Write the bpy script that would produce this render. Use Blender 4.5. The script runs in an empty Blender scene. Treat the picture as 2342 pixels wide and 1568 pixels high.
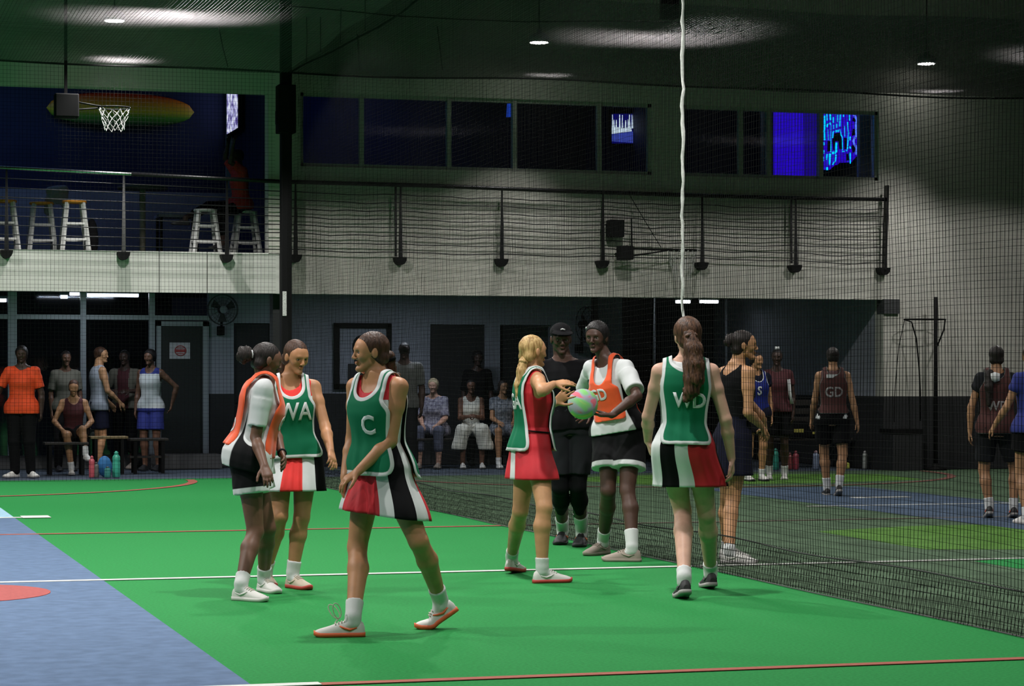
import bpy, bmesh, math, random
import numpy as np
from mathutils import Vector, Matrix

# ------------------------------------------------------------------ camera
TH = math.radians(16.25)          # the hall's depth axis lies this far left of the view axis
CT, ST = math.cos(TH), math.sin(TH)
FPX, CX, HY, EYE = 5460.0, 1171.0, 863.0, 1.37
scene = bpy.context.scene
COL = scene.collection
cam_d = bpy.data.cameras.new('camera')
cam_d.sensor_fit = 'HORIZONTAL'; cam_d.sensor_width = 36.0
cam_d.lens = FPX / 2342.0 * 36.0
cam_d.shift_y = (HY - 784.0) / 2342.0
cam_d.clip_start = 0.1; cam_d.clip_end = 200
cam = bpy.data.objects.new('camera', cam_d); COL.objects.link(cam)
cam.location = (0, 0, EYE)
cam.rotation_euler = (math.radians(90), 0, -TH)
scene.camera = cam

# ------------------------------------------------------------------ world, exposure
w = bpy.data.worlds.new('night'); scene.world = w; w.use_nodes = True
w.node_tree.nodes['Background'].inputs[0].default_value = (0.5, 0.6, 0.8, 1)
w.node_tree.nodes['Background'].inputs[1].default_value = 0.004
scene.view_settings.view_transform = 'Standard'
scene.view_settings.look = 'None'
scene.view_settings.exposure = 0.0
scene.view_settings.gamma = 1.0
scene.view_settings.use_curve_mapping = False
scene.cycles.max_bounces = 5
scene.cycles.diffuse_bounces = 3
scene.cycles.glossy_bounces = 2
scene.cycles.transmission_bounces = 3
scene.cycles.transparent_max_bounces = 8
scene.cycles.sample_clamp_indirect = 4.0
scene.cycles.caustics_reflective = False
scene.cycles.caustics_refractive = False

# ------------------------------------------------------------------ the hall's lamps: a grid of high-bay discs above the roof net
LAMP_Z, NET_Z = 6.03, 5.52
def spot(name, loc, power, size=2.2, blend=0.55, rad=0.11, col=(1.0, 0.98, 0.95), rot=(0, 0, 0)):
    d = bpy.data.lights.new(name, 'SPOT'); d.energy = power; d.spot_size = size; d.spot_blend = blend
    d.shadow_soft_size = rad; d.color = col
    o = bpy.data.objects.new(name, d); COL.objects.link(o); o.location = loc; o.rotation_euler = rot
    return o
def area(name, loc, power, sx, sy, col=(0.8, 0.88, 1.0), rot=(0, 0, 0)):
    d = bpy.data.lights.new(name, 'AREA'); d.energy = power; d.shape = 'RECTANGLE'; d.size = sx; d.size_y = sy
    d.color = col
    o = bpy.data.objects.new(name, d); COL.objects.link(o); o.location = loc; o.rotation_euler = rot
    return o
for ix, (lx, pw) in enumerate([(-8.0, 560), (-2.1, 620), (3.85, 620), (9.75, 200), (15.65, 155)]):
    for ly in (4.5, 9.0, 13.5, 18.0, 22.5, 27.0, 31.45):
        q = (lx, ly, LAMP_Z - 0.03)
        if ly > 30 and lx < 5: spot('lamp_light', q, pw * 1.25, 1.7, 0.6)
        elif ly > 30: spot('lamp_light', q, max(380, pw) * .85, 1.30, 0.6, rot=(0, 0.12, 0))
        elif ly > 26: spot('lamp_light', q, max(360, pw) * 1.55, 2.50, 0.12)
        else: spot('lamp_light', q, pw * {4.5: .30, 9.0: .45, 13.5: 1.45, 18.0: 1.25, 22.5: .85}[ly], 2.35, 0.35)
# fluorescent strips under the balcony slab and inside the glazed room
area('strip_light_balcony_underside', (4.0, 34.3, 2.66), 26, 1.2, 0.12)
area('strip_light_balcony_underside', (8.6, 34.3, 2.66), 30, 1.2, 0.12)

# ------------------------------------------------------------------ helpers
def P(px, py, D):
    l = (px - CX) / FPX * D; z = EYE - (py - HY) / FPX * D
    return Vector((l * CT + D * ST, D * CT - l * ST, z))
def DY(px, Y):
    return Y / (CT - (px - CX) / FPX * ST)
def onY(px, py, Y):
    return P(px, py, DY(px, Y))
def fl(px, py, z=0.0):
    return P(px, py, (EYE - z) * FPX / (py - HY))
def XY(px, Y):
    return onY(px, HY, Y).x
def ZY(px, py, Y):
    return onY(px, py, Y).z

_m = {}
def mat(name, col, rough=0.6, noise=0.0, nscale=30.0, metal=0.0, bump=0.0, bscale=200.0, emit=None, estr=0.0, spec=0.5, col2=None, stretch=None, sheen=0.0):
    if name in _m: return _m[name]
    m = bpy.data.materials.new(name); m.use_nodes = True; _m[name] = m
    nt = m.node_tree; b = nt.nodes['Principled BSDF']
    b.inputs['Base Color'].default_value = (*col, 1); b.inputs['Roughness'].default_value = rough
    b.inputs['Metallic'].default_value = metal; b.inputs['Specular IOR Level'].default_value = spec
    if sheen: b.inputs['Sheen Weight'].default_value = sheen
    if emit:
        b.inputs['Emission Color'].default_value = (*emit, 1); b.inputs['Emission Strength'].default_value = estr
    if noise or bump or col2:
        tc = nt.nodes.new('ShaderNodeTexCoord'); src = tc.outputs['Object']
        if stretch:
            mp = nt.nodes.new('ShaderNodeMapping'); mp.inputs['Scale'].default_value = stretch
            nt.links.new(src, mp.inputs[0]); src = mp.outputs[0]
    if noise or col2:
        n = nt.nodes.new('ShaderNodeTexNoise'); n.inputs['Scale'].default_value = nscale; n.inputs['Detail'].default_value = 4
        nt.links.new(src, n.inputs['Vector'])
        r = nt.nodes.new('ShaderNodeValToRGB')
        c2 = col2 if col2 else tuple(min(1, c * (1 + noise)) for c in col)
        c1 = col if col2 else tuple(c * (1 - noise) for c in col)
        r.color_ramp.elements[0].position = 0.35; r.color_ramp.elements[1].position = 0.65
        r.color_ramp.elements[0].color = (*c1, 1); r.color_ramp.elements[1].color = (*c2, 1)
        nt.links.new(n.outputs['Fac'], r.inputs['Fac']); nt.links.new(r.outputs['Color'], b.inputs['Base Color'])
    if bump:
        n2 = nt.nodes.new('ShaderNodeTexNoise'); n2.inputs['Scale'].default_value = bscale; n2.inputs['Detail'].default_value = 3
        nt.links.new(src, n2.inputs['Vector'])
        bp = nt.nodes.new('ShaderNodeBump'); bp.inputs['Strength'].default_value = bump; bp.inputs['Distance'].default_value = 0.01
        nt.links.new(n2.outputs['Fac'], bp.inputs['Height']); nt.links.new(bp.outputs['Normal'], b.inputs['Normal'])
    return m
def emit_mat(name, col, s):
    return mat(name, (0, 0, 0), 0.5, emit=col, estr=s)
def glass_mat(name, tint=(0.9, 0.95, 1.0), refl=0.08):
    if name in _m: return _m[name]
    m = bpy.data.materials.new(name); m.use_nodes = True; _m[name] = m
    nt = m.node_tree; nt.nodes.clear()
    o = nt.nodes.new('ShaderNodeOutputMaterial'); mx = nt.nodes.new('ShaderNodeMixShader')
    t = nt.nodes.new('ShaderNodeBsdfTransparent'); g = nt.nodes.new('ShaderNodeBsdfGlossy')
    t.inputs[0].default_value = (*tint, 1); g.inputs['Roughness'].default_value = 0.05
    mx.inputs[0].default_value = refl
    nt.links.new(t.outputs[0], mx.inputs[1]); nt.links.new(g.outputs[0], mx.inputs[2]); nt.links.new(mx.outputs[0], o.inputs[0])
    return m

class MB:
    """collects shapes and links them as one mesh object"""
    def __init__(s): s.v = []; s.f = []; s.mi = []; s.off = 0; s.smooth = []
    def add(s, verts, faces, mi=0, smooth=False):
        o = len(s.v); s.v.extend([tuple(v) for v in verts])
        for f in faces: s.f.append(tuple(i + o for i in f)); s.mi.append(mi); s.smooth.append(smooth)
    def box(s, a, b, mi=0, bev=0.0):
        x0, y0, z0 = (min(a[i], b[i]) for i in range(3)); x1, y1, z1 = (max(a[i], b[i]) for i in range(3))
        if bev <= 0:
            s.add([(x0,y0,z0),(x1,y0,z0),(x1,y1,z0),(x0,y1,z0),(x0,y0,z1),(x1,y0,z1),(x1,y1,z1),(x0,y1,z1)],
                  [(0,3,2,1),(4,5,6,7),(0,1,5,4),(1,2,6,5),(2,3,7,6),(3,0,4,7)], mi); return
        bm = bmesh.new(); bmesh.ops.create_cube(bm, size=1)
        for v in bm.verts: v.co = Vector(((x0+x1)/2 + v.co.x*(x1-x0), (y0+y1)/2 + v.co.y*(y1-y0), (z0+z1)/2 + v.co.z*(z1-z0)))
        bmesh.ops.bevel(bm, geom=bm.edges[:], offset=bev, segments=2, profile=0.5, affect='EDGES')
        s.bm(bm, mi)
    def bm(s, bm, mi=0, smooth=False):
        bm.verts.index_update()
        s.add([v.co[:] for v in bm.verts], [[v.index for v in f.verts] for f in bm.faces], mi, smooth); bm.free()
    def bar(s, a, b, w, d=None, mi=0, up=(0, 0, 1)):
        """square bar from a to b"""
        a = Vector(a); b = Vector(b); d = w if d is None else d
        t = (b - a).normalized(); u = t.cross(Vector(up))
        if u.length < 1e-4: u = t.cross(Vector((0, 1, 0)))
        u.normalize(); n = u.cross(t)
        c = [(-1,-1),(1,-1),(1,1),(-1,1)]
        vs = [p + u*(i*w/2) + n*(j*d/2) for p in (a, b) for i, j in c]
        s.add(vs, [(3,2,1,0),(4,5,6,7),(0,1,5,4),(1,2,6,5),(2,3,7,6),(3,0,4,7)], mi)
    def tube(s, pts, r, n=8, mi=0, cap=True, closed=False):
        pts = [Vector(p) for p in pts]; m = len(pts); R = r if isinstance(r, (list, tuple)) else [r]*m
        vs = []; pu = None
        for i, p in enumerate(pts):
            a = pts[(i-1) % m] if (closed or i > 0) else p; b = pts[(i+1) % m] if (closed or i < m-1) else p
            t = (b - a).normalized()
            u = (pu - t*pu.dot(t)) if pu is not None else t.cross(Vector((0.3, 0.2, 1)))
            if u.length < 1e-5: u = t.cross(Vector((1, 0, 0)))
            u.normalize(); pu = u; w_ = t.cross(u)
            for k in range(n):
                q = 2*math.pi*k/n; vs.append(p + (u*math.cos(q) + w_*math.sin(q))*R[i])
        fs = []
        for i in range(m if closed else m-1):
            j = (i+1) % m
            for k in range(n): fs.append((i*n+k, i*n+(k+1)%n, j*n+(k+1)%n, j*n+k))
        if cap and not closed: fs.append(tuple(range(n))[::-1]); fs.append(tuple((m-1)*n+k for k in range(n)))
        s.add(vs, fs, mi, True)
    def lathe(s, prof, c, n=20, mi=0, axis='z', sx=1.0, sy=1.0):
        """prof: list of (radius, height) about the point c"""
        vs = []
        for r, h in prof:
            for k in range(n):
                q = 2*math.pi*k/n; a, b = r*math.cos(q)*sx, r*math.sin(q)*sy
                vs.append({'z': (c[0]+a, c[1]+b, c[2]+h), 'y': (c[0]+a, c[1]+h, c[2]+b), 'x': (c[0]+h, c[1]+a, c[2]+b)}[axis])
        m = len(prof); fs = []
        for i in range(m-1):
            for k in range(n): fs.append((i*n+k, i*n+(k+1)%n, (i+1)*n+(k+1)%n, (i+1)*n+k))
        fs.append(tuple(range(n))[::-1]); fs.append(tuple((m-1)*n+k for k in range(n)))
        s.add(vs, fs, mi, True)
    def prism(s, poly, z0, z1, mi=0):
        """poly: list of (x,y) counter-clockwise, extruded along z"""
        n = len(poly)
        s.add([(x, y, z0) for x, y in poly] + [(x, y, z1) for x, y in poly],
              [tuple(range(n))[::-1], tuple(range(n, 2*n))] + [(i, (i+1) % n, n+(i+1) % n, n+i) for i in range(n)], mi)
    def build(s, name, mats, parent=None, kind=None, label=None, cat=None, group=None, recalc=True):
        me = bpy.data.meshes.new(name)
        me.from_pydata(s.v, [], s.f)
        if not isinstance(mats, (list, tuple)): mats = [mats]
        for m in mats: me.materials.append(m)
        me.polygons.foreach_set('material_index', s.mi); me.polygons.foreach_set('use_smooth', s.smooth)
        if recalc:
            bm = bmesh.new(); bm.from_mesh(me); bmesh.ops.recalc_face_normals(bm, faces=bm.faces[:]); bm.to_mesh(me); bm.free()
        me.update()
        return link(name, me, parent, kind, label, cat, group)
def link(name, me, parent=None, kind=None, label=None, cat=None, group=None):
    o = bpy.data.objects.new(name, me); COL.objects.link(o)
    if parent is not None:
        o.parent = parent; o.matrix_parent_inverse = parent.matrix_basis.inverted()
    tag(o, label, cat, group, kind); return o
def tag(o, label=None, cat=None, group=None, kind=None):
    if label: o['label'] = label
    if cat: o['category'] = cat
    if group: o['group'] = group
    if kind: o['kind'] = kind
    return o
def thing(name, loc, label, cat, group=None, rz=0.0):
    o = bpy.data.objects.new(name, None); COL.objects.link(o); o.location = loc; o.rotation_euler = (0, 0, rz)
    o.empty_display_size = 0.2
    return tag(o, label, cat, group)
def copy_tree(o, parent=None):
    c = o.copy(); COL.objects.link(c)
    if parent is not None: c.parent = parent; c.matrix_parent_inverse = o.matrix_parent_inverse.copy()
    for ch in list(o.children): copy_tree(ch, c)
    return c
def text_mesh(body, size, depth=0.004, bold=0.0):
    """flat lettering as a mesh in the xy plane, centred"""
    cu = bpy.data.curves.new('t', 'FONT'); cu.body = body; cu.size = size; cu.align_x = 'CENTER'; cu.align_y = 'CENTER'
    cu.extrude = depth; cu.offset = bold; cu.resolution_u = 3
    o = bpy.data.objects.new('t', cu); COL.objects.link(o)
    dg = bpy.context.evaluated_depsgraph_get()
    me = bpy.data.meshes.new_from_object(o.evaluated_get(dg))
    bpy.data.objects.remove(o); bpy.data.curves.remove(cu)
    vs = [v.co.copy() for v in me.vertices]; fs = [tuple(p.vertices) for p in me.polygons]
    bpy.data.meshes.remove(me)
    return vs, fs
# ------------------------------------------------------------------ materials of the room
M_turf = mat('green_turf', (0.022, 0.215, 0.054), 0.9, noise=0.13, nscale=55, bump=0.25, bscale=260, spec=0.1)
M_turf_far = mat('grey_green_turf', (0.072, 0.118, 0.070), 0.9, noise=0.22, nscale=2.5, bump=0.25, bscale=260, spec=0.1)  # far-court turf, greyer and darker than the near court
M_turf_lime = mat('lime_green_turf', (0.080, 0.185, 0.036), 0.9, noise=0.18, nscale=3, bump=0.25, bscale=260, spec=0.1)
M_blue = mat('blue_turf', (0.105, 0.160, 0.262), 0.9, noise=0.12, nscale=9, bump=0.25, bscale=260, spec=0.1)
M_paleblue = mat('pale_blue_turf', (0.30, 0.48, 0.60), 0.9, noise=0.1, nscale=20, spec=0.1)
M_white_line = mat('white_line_paint', (0.62, 0.64, 0.60), 0.85, noise=0.06, nscale=40)
M_red_line = mat('red_line_paint', (0.33, 0.085, 0.055), 0.85, noise=0.1, nscale=40)
M_red_dot = mat('red_turf_spot', (0.34, 0.06, 0.055), 0.9, noise=0.1, nscale=40)
M_carpet = mat('dark_blue_grey_carpet', (0.05, 0.07, 0.10), 0.95, noise=0.2, nscale=30)
M_wall = mat('off_white_paint', (0.60, 0.585, 0.525), 0.75, noise=0.05, nscale=1.2, bump=0.1, bscale=60)
M_fascia = mat('white_panel_paint', (0.60, 0.60, 0.56), 0.7, noise=0.03, nscale=2)
M_recess = mat('grey_blue_plaster', (0.34, 0.36, 0.42), 0.8, noise=0.06, nscale=2)
M_dark = mat('charcoal_paint', (0.02, 0.021, 0.023), 0.7, noise=0.15, nscale=3)
M_black = mat('black_steel', (0.006, 0.006, 0.0065), 0.7, spec=.15)
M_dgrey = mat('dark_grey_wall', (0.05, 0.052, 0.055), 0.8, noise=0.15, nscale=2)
M_navy = mat('navy_blue_paint', (0.012, 0.022, 0.085), 0.7, noise=0.1, nscale=3)
M_counter = mat('pale_grey_blue_panel', (0.36, 0.38, 0.44), 0.7, noise=0.08, nscale=3)
M_alu = mat('aluminium_frame', (0.42, 0.45, 0.50), 0.4, metal=0.3)
M_frame = mat('painted_window_frame', (0.42, 0.43, 0.39), 0.5)
M_roof = mat('dark_roof_sheet', (0.030, 0.024, 0.028), 0.8)
M_net = mat('black_net_twine', (0.006, 0.0065, 0.006), 0.95, spec=0.08)
M_rnet = mat('dark_grey_net_twine', (0.090, 0.082, 0.086), 0.8, spec=0.2)
M_rope = mat('black_rope', (0.012, 0.012, 0.012), 0.8)
M_glass = glass_mat('window_glass', (0.85, 0.9, 1.0), 0.04)

YW = 32.6          # front plane of the end wall
YR = 36.5          # wall of the recess under the balcony
XN = 6.10          # net between the two courts
XR = 17.75         # right-hand wall
ZS, ZT, ZC = 2.53, 3.08, 2.72   # fascia bottom, balcony floor, soffit

# ------------------------------------------------------------------ floor and court markings
mb = MB(); mb.box((-14, -4, -0.2), (24, 46, -0.012))
floor = mb.build('floor', M_carpet, kind='structure')
def sheet(name, m, poly, z, parent=floor, t=0.004):
    b = MB(); b.prism(poly, z - t, z); return b.build(name, m, parent)
def rect(x0, y0, x1, y1): return [(x0, y0), (x1, y0), (x1, y1), (x0, y1)]
def xy(px, py): p = fl(px, py); return (p.x, p.y)
YE = 32.35
sheet('near_turf', M_turf, rect(-9, -2, XN + 0.03, YE), 0.0, t=0.01)
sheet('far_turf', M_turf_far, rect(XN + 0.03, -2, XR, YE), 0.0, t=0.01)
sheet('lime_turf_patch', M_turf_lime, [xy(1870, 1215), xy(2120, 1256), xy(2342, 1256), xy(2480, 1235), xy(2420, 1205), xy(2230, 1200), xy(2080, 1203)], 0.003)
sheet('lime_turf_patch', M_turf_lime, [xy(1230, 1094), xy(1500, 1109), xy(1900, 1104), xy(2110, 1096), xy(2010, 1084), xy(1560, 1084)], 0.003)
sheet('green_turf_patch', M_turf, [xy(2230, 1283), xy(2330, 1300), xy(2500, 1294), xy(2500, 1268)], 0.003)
BL, BR = -0.35, 1.86
sheet('blue_pitch_strip', M_blue, rect(BL, -2, BR, 23.75), 0.003)
sheet('pale_pitch_end', M_paleblue, rect(BL, 23.75, BR, 25.6), 0.003)
sheet('blue_pitch_strip', mat('dimmed_blue_turf', (0.062, 0.092, 0.140), 0.9, noise=0.2, nscale=3, spec=0.1), rect(10.42, -2, 12.55, 27.6), 0.005)  # near blue darkened: the far court's weaker light put into the colour
def line(m, x0, y0, x1, y1, z=0.007, name='white_line'): sheet(name, m, rect(x0, y0, x1, y1), z, t=0.003)
line(M_white_line, -9, 16.21, XN, 16.29)
line(mat('dimmed_white_line', (.42, .43, .40), .9, noise=.25, nscale=3), XN + .05, 16.21, XR, 16.29)  # far white line in a darker copy, the dimmer light painted in
line(M_white_line, BL, 10.43, 2.16, 10.52)
line(M_white_line, BL, 23.68, 2.16, 23.78); line(M_white_line, 1.93, 23.60, 2.2, 23.95, 0.009)
line(_m['dimmed_white_line'], 10.1, 23.4, 12.7, 23.49); line(_m['dimmed_white_line'], 11.3, 24.85, 12.0, 25.05, 0.009)
line(M_red_line, BL, 21.15, XN, 21.23, 0.006, 'red_line'); line(M_red_line, 2.16, 10.42, XN, 10.50, 0.006, 'red_line')
line(mat('dimmed_red_line', (.10, .075, .055), .9), XN + .05, 21.15, XR, 21.23, 0.006, 'red_line')  # near red darkened to paint in the dimness of the far court
line(_m['dimmed_red_line'], XN + .05, 10.42, XR, 10.50, 0.006, 'red_line')
sheet('red_centre_spot', M_red_dot, [(0.75 + 0.69*math.cos(a*math.pi/16), 15.5 + 0.69*math.sin(a*math.pi/16)) for a in range(32)], 0.006)
def arc(cx, cy, r, w_, a0, a1, m):
    b = MB(); n = 40; vs = []
    for i in range(n + 1):
        a = a0 + (a1 - a0)*i/n
        for rr in (r - w_/2, r + w_/2): vs.append((cx + rr*math.cos(a), cy + rr*math.sin(a), 0.006))
    b.add(vs, [(2*i, 2*i+1, 2*i+3, 2*i+2) for i in range(n)]); return b.build('red_arc', m, floor)
arc(0.75, 31.9, 4.05, 0.12, math.pi, 2*math.pi, M_red_line)
arc(11.5, 31.9, 4.05, 0.12, math.pi, 2*math.pi, mat('dull_red_line', (.16, .06, .045), .9))

# ------------------------------------------------------------------ shell
mb = MB(); mb.box((-14, -4, 8.0), (24, 46, 8.2)); mb.build('ceiling', M_roof, kind='structure')
mb = MB(); mb.box((XR, -4, 0), (XR + 0.25, YW + 0.1, 8)); mb.build('wall_right', M_dark, kind='structure')
mb = MB(); mb.box((-14, -4, 0), (-13.8, 46, 8)); mb.build('wall_left', M_dark, kind='structure')
mb = MB(); mb.box((-14, -4.2, 0), (24, -4, 8)); mb.build('wall_front', M_dark, kind='structure')
# end wall: fascia, window band, header, right-hand part
xb = XY(614, YW); xp = XY(640, YW); xg = XY(2056, YW)
wz0, wz1 = 4.30, 5.33
T = 0.28
W1 = (XY(687, YW), XY(1492, YW)); W2 = (XY(1562, YW), XY(2010, YW))
mb = MB()
mb.box((-14, YW, 5.30), (xb, YW + T, 8))
mb.box((xb, YW, ZT), (W1[0], YW + T, 8))
mb.box((W1[0], YW, ZT), (W2[1], YW + T, wz0)); mb.box((W1[0], YW, wz1), (W2[1], YW + T, 8))
mb.box((W1[1], YW, wz0), (W2[0], YW + T, wz1))
mb.box((W2[1], YW, ZS), (XR, YW + T, 8))
mb.box((xp, YW, ZS), (W2[1], YW + T, ZT))
mb.box((xg, YW, 1.09), (XR, YW + T, ZS))
wall_back = mb.build('wall_back', M_wall, kind='structure')
mb = MB(); mb.box((xg, YW - 0.015, 0), (XR, YW + T, 1.09)); mb.build('baseboard_right', M_dark, kind='structure')
# balcony fascia in panels
xs = [-14, -9.0, -3.2, XY(364, YW), XY(474, YW), xp]
fas = MB(); fas.box((-14, YW + 0.03, ZS), (xp, YW + T, ZT)); fas_o = fas.build('trim_1', M_dark, kind='structure')
for a, b in zip(xs[:-1], xs[1:]):
    p = MB(); p.box((a + 0.006, YW, ZS), (b - 0.006, YW + 0.04, ZT + 0.01)); p.build('panel', M_fascia, fas_o)
# beam end at the right of the opening
mb = MB(); a = onY(2020, 717, YW - 0.03); b = onY(2056, 690, YW - 0.03); mb.box((a.x, YW - 0.06, a.z), (b.x, YW + 0.2, ZS + 0.005)); mb.build('trim_2', M_dgrey, kind='structure')
# slab
mb = MB(); mb.box((-14, YW + T, ZC), (XR, 40.5, ZT)); mb.build('slab', M_dgrey, kind='structure')
# recess wall under the balcony
xs0 = XY(478, YR); xs1 = XY(1352, YR)
mb = MB()
d1 = (XY(535, YR), XY(622, YR)); d2 = (XY(984, YR), XY(1110, YR)); d3 = (XY(1144, YR), XY(1262, YR))
dz = 2.21
cur = xs0
for d in (d1, d2, d3):
    mb.box((cur, YR, 1.12 if d is not d2 else 1.12), (d[0], YR + 0.2, ZC)); mb.box((d[0], YR, dz), (d[1], YR + 0.2, ZC)); cur = d[1]
mb.box((cur, YR, 1.12), (xs1, YR + 0.2, ZC))
mb.build('wall_recess', M_recess, kind='structure')
mb = MB(); cur = xs0
for d in (d1, d2, d3):
    mb.box((cur, YR - 0.02, 0), (d[0], YR + 0.2, 1.12)); cur = d[1]
mb.box((cur, YR - 0.02, 0), (xs1, YR + 0.2, 1.12))
mb.build('baseboard_recess', M_dark, kind='structure')
for i, d in enumerate((d1, d2)):
    mb = MB(); mb.box((d[0], YR + 0.06, 0), (d[1], YR + 0.12, dz)); dd = mb.build('door_%d' % (i + 2), M_dark, kind='structure')
    mb = MB(); mb.tube([(d[0] + .08, YR + 0.03, 1.0), (d[0] + .2, YR + 0.03, 1.0)], 0.012); mb.build('door_handle', M_alu, dd)
# third doorway: dark leaf folded open, lit passage behind
mb = MB(); mb.box((d3[0], YR + 0.02, 0), (d3[0] + 0.05, YR + 0.3, dz)); mb.box((d3[0], YR + .02, 0), (d3[0] + .28, YR + .07, dz)); mb.build('door_4', M_dark, kind='structure')
mb = MB(); mb.box((d3[0] - .3, YR + 0.9, 0), (d3[1] + 1.5, YR + 1.0, ZC)); mb.build('wall_passage', M_recess, kind='structure')
# bar alcove, dark
YA = 39.6
xr_ = XY(2020, YW)
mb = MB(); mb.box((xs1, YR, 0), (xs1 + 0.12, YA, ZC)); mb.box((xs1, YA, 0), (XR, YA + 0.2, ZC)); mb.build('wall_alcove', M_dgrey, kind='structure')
mb = MB(); mb.box((xr_, YW + T, 0), (xr_ + 0.2, YA, ZC)); mb.build('wall_return', M_recess, kind='structure')
mb = MB(); mb.box((xr_, YW, 1.09), (xg, YW + T, ZS)); mb.build('wall_pier', M_wall, kind='structure')
mb = MB(); mb.box((xr_ - .01, YW - .015, 0), (xg, YA, 1.09)); mb.build('baseboard_return', M_dark, kind='structure')
# glazed front of the room at the left: mullions, transom, door
mb = MB(); mb.box((-14, YR + 4.0, 0), (xs0, YR + 4.2, ZC)); mb.build('wall_glazed_room', M_dark, kind='structure')
mull = [XY(q, YR) for q in (-135, 28, 190, 347)]
tz = ZY(190, 725, YR)
win = MB(); zb = 0.2
win.box((-14, YR - 0.04, tz - 0.035), (xs0, YR + 0.06, tz + 0.035))
win.box((-14, YR - 0.04, 0), (mull[3], YR + 0.06, zb), 1)
win_o = win.build('window_1', [M_alu, M_dgrey], kind='structure')
for q, wd in zip(mull, (0.11, 0.13, 0.085, 0.085)):
    b = MB(); b.box((q - wd/2, YR - 0.05, zb), (q + wd/2, YR + 0.07, ZC)); b.build('mullion', M_alu, win_o)
xm = [-14] + mull
for a, b in zip(xm[:-1], xm[1:]):
    for z0, z1 in ((zb, tz - .035), (tz + .035, ZC)):
        g = MB(); g.box((a + .05, YR, z0), (b - .05, YR + 0.012, z1)); g.build('pane', M_glass, win_o)
g = MB(); g.box((mull[3] + .05, YR, tz + .035), (xs0, YR + 0.012, ZC)); g.build('pane', M_glass, win_o)
dx0, dx1 = XY(357, YR), XY(476, YR); dz0, dz1 = 0.21, ZY(420, 735, YR)
df = MB(); df.box((dx0, YR - .06, dz0), (dx0 + .07, YR + .04, dz1)); df.box((dx1 - .09, YR - .06, dz0), (dx1, YR + .04, dz1)); df.box((dx0, YR - .06, dz1 - .07), (dx1, YR + .04, dz1))
df_o = df.build('door_1', M_alu, kind='structure')
b = MB(); b.box((dx0 + .07, YR - .03, dz0), (dx1 - .09, YR + .02, dz1 - .07)); b.build('leaf', mat('dark_door_panel', (0.03, 0.031, 0.033), 0.4), df_o)
b = MB(); b.box((mull[3] - .1, YR - .7, 0), (dx1 + .1, YR + .1, dz0)); b.build('trim_3', M_dgrey, kind='structure')
# square black column where the nets meet the balcony
mb = MB(); a, b = XY(624, YW + .35), XY(667, YW + .35); mb.box((a, YW + .34, 0), (b, YW + .6, ZC)); mb.build('column', M_dark, kind='structure')
# balcony: back wall, side wall, lower pale panel
mb = MB(); mb.box((-14, YR, ZT), (xp + .2, YR + .2, 8)); mb.box((xp, YW + T, ZT), (xp + .15, YR, 8)); mb.build('wall_balcony', M_navy, kind='structure')
mb = MB(); mb.box((-14, YR - .04, ZT), (xp, YR, 4.2)); mb.build('baseboard_balcony', M_counter, kind='structure')
mb = MB(); mb.box((XY(515, YR), YR - .1, 3.9), (XY(528, YR), YR - .02, 6.3)); mb.build('trim_4', M_recess, kind='structure')
mb = MB(); mb.box((-14, YW + T, 6.3), (XR, YR + .2, 6.4)); mb.build('trim_5', M_dark, kind='structure')
# upper room behind the windows
xq = XY(1530, YW)
mb = MB(); mb.box((xp + .15, YR, ZT), (XR, YR + .2, 6.4)); mb.box((xq, YW + T, ZT), (xq + .1, YR, 6.3)); mb.build('wall_upper_room', M_navy, kind='structure')
def window(idx, x0, x1, cuts, right_post=0):
    f = MB(); e = 0.05; y0, y1 = YW + .05, YW + .13
    f.box((x0, y0, wz0), (x1, y1, wz0 + e)); f.box((x0, y0, wz1 - e), (x1, y1, wz1)); f.box((x0, y0, wz0), (x0 + e, y1, wz1)); f.box((x1 - e, y0, wz0), (x1, y1, wz1))
    o = f.build('window_%d' % idx, M_frame, kind='structure')
    for c in cuts:
        b = MB(); b.box((c - .03, y0 - .02, wz0), (c + .03, y1, wz1)); b.build('mullion', M_frame, o)
    xs = [x0] + cuts + [x1]
    for a, b_ in zip(xs[:-1], xs[1:]):
        g = MB(); g.box((a + .02, y0 + .03, wz0 + .03), (b_ - .02, y0 + .04, wz1 - .03)); g.build('pane', M_glass, o)
    return o
window(2, W1[0], W1[1], [XY(q, YW) for q in (829, 1029, 1179, 1373)])
window(3, W2[0], W2[1], [XY(q, YW) for q in (1697, 1762, 1880)])
# pale door post behind the first window strip, pale panels behind the second
mb = MB(); mb.box((XY(1488, YW + .3), YW + T, ZT), (XY(1503, YW + .3), YW + T + .1, 5.6)); mb.build('trim_6', M_recess, kind='structure')
mb = MB(); mb.box((XY(1745, YW + .4), YW + .4, 4.1), (XY(1766, YW + .4), YW + .5, 5.6)); mb.box((XY(1966, YW + .4), YW + .4, 4.1), (XY(2010, YW + .4) + .2, YW + .5, 5.6)); mb.build('trim_7', mat('grey_panel', (.22, .24, .27), .8), kind='structure')

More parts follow.
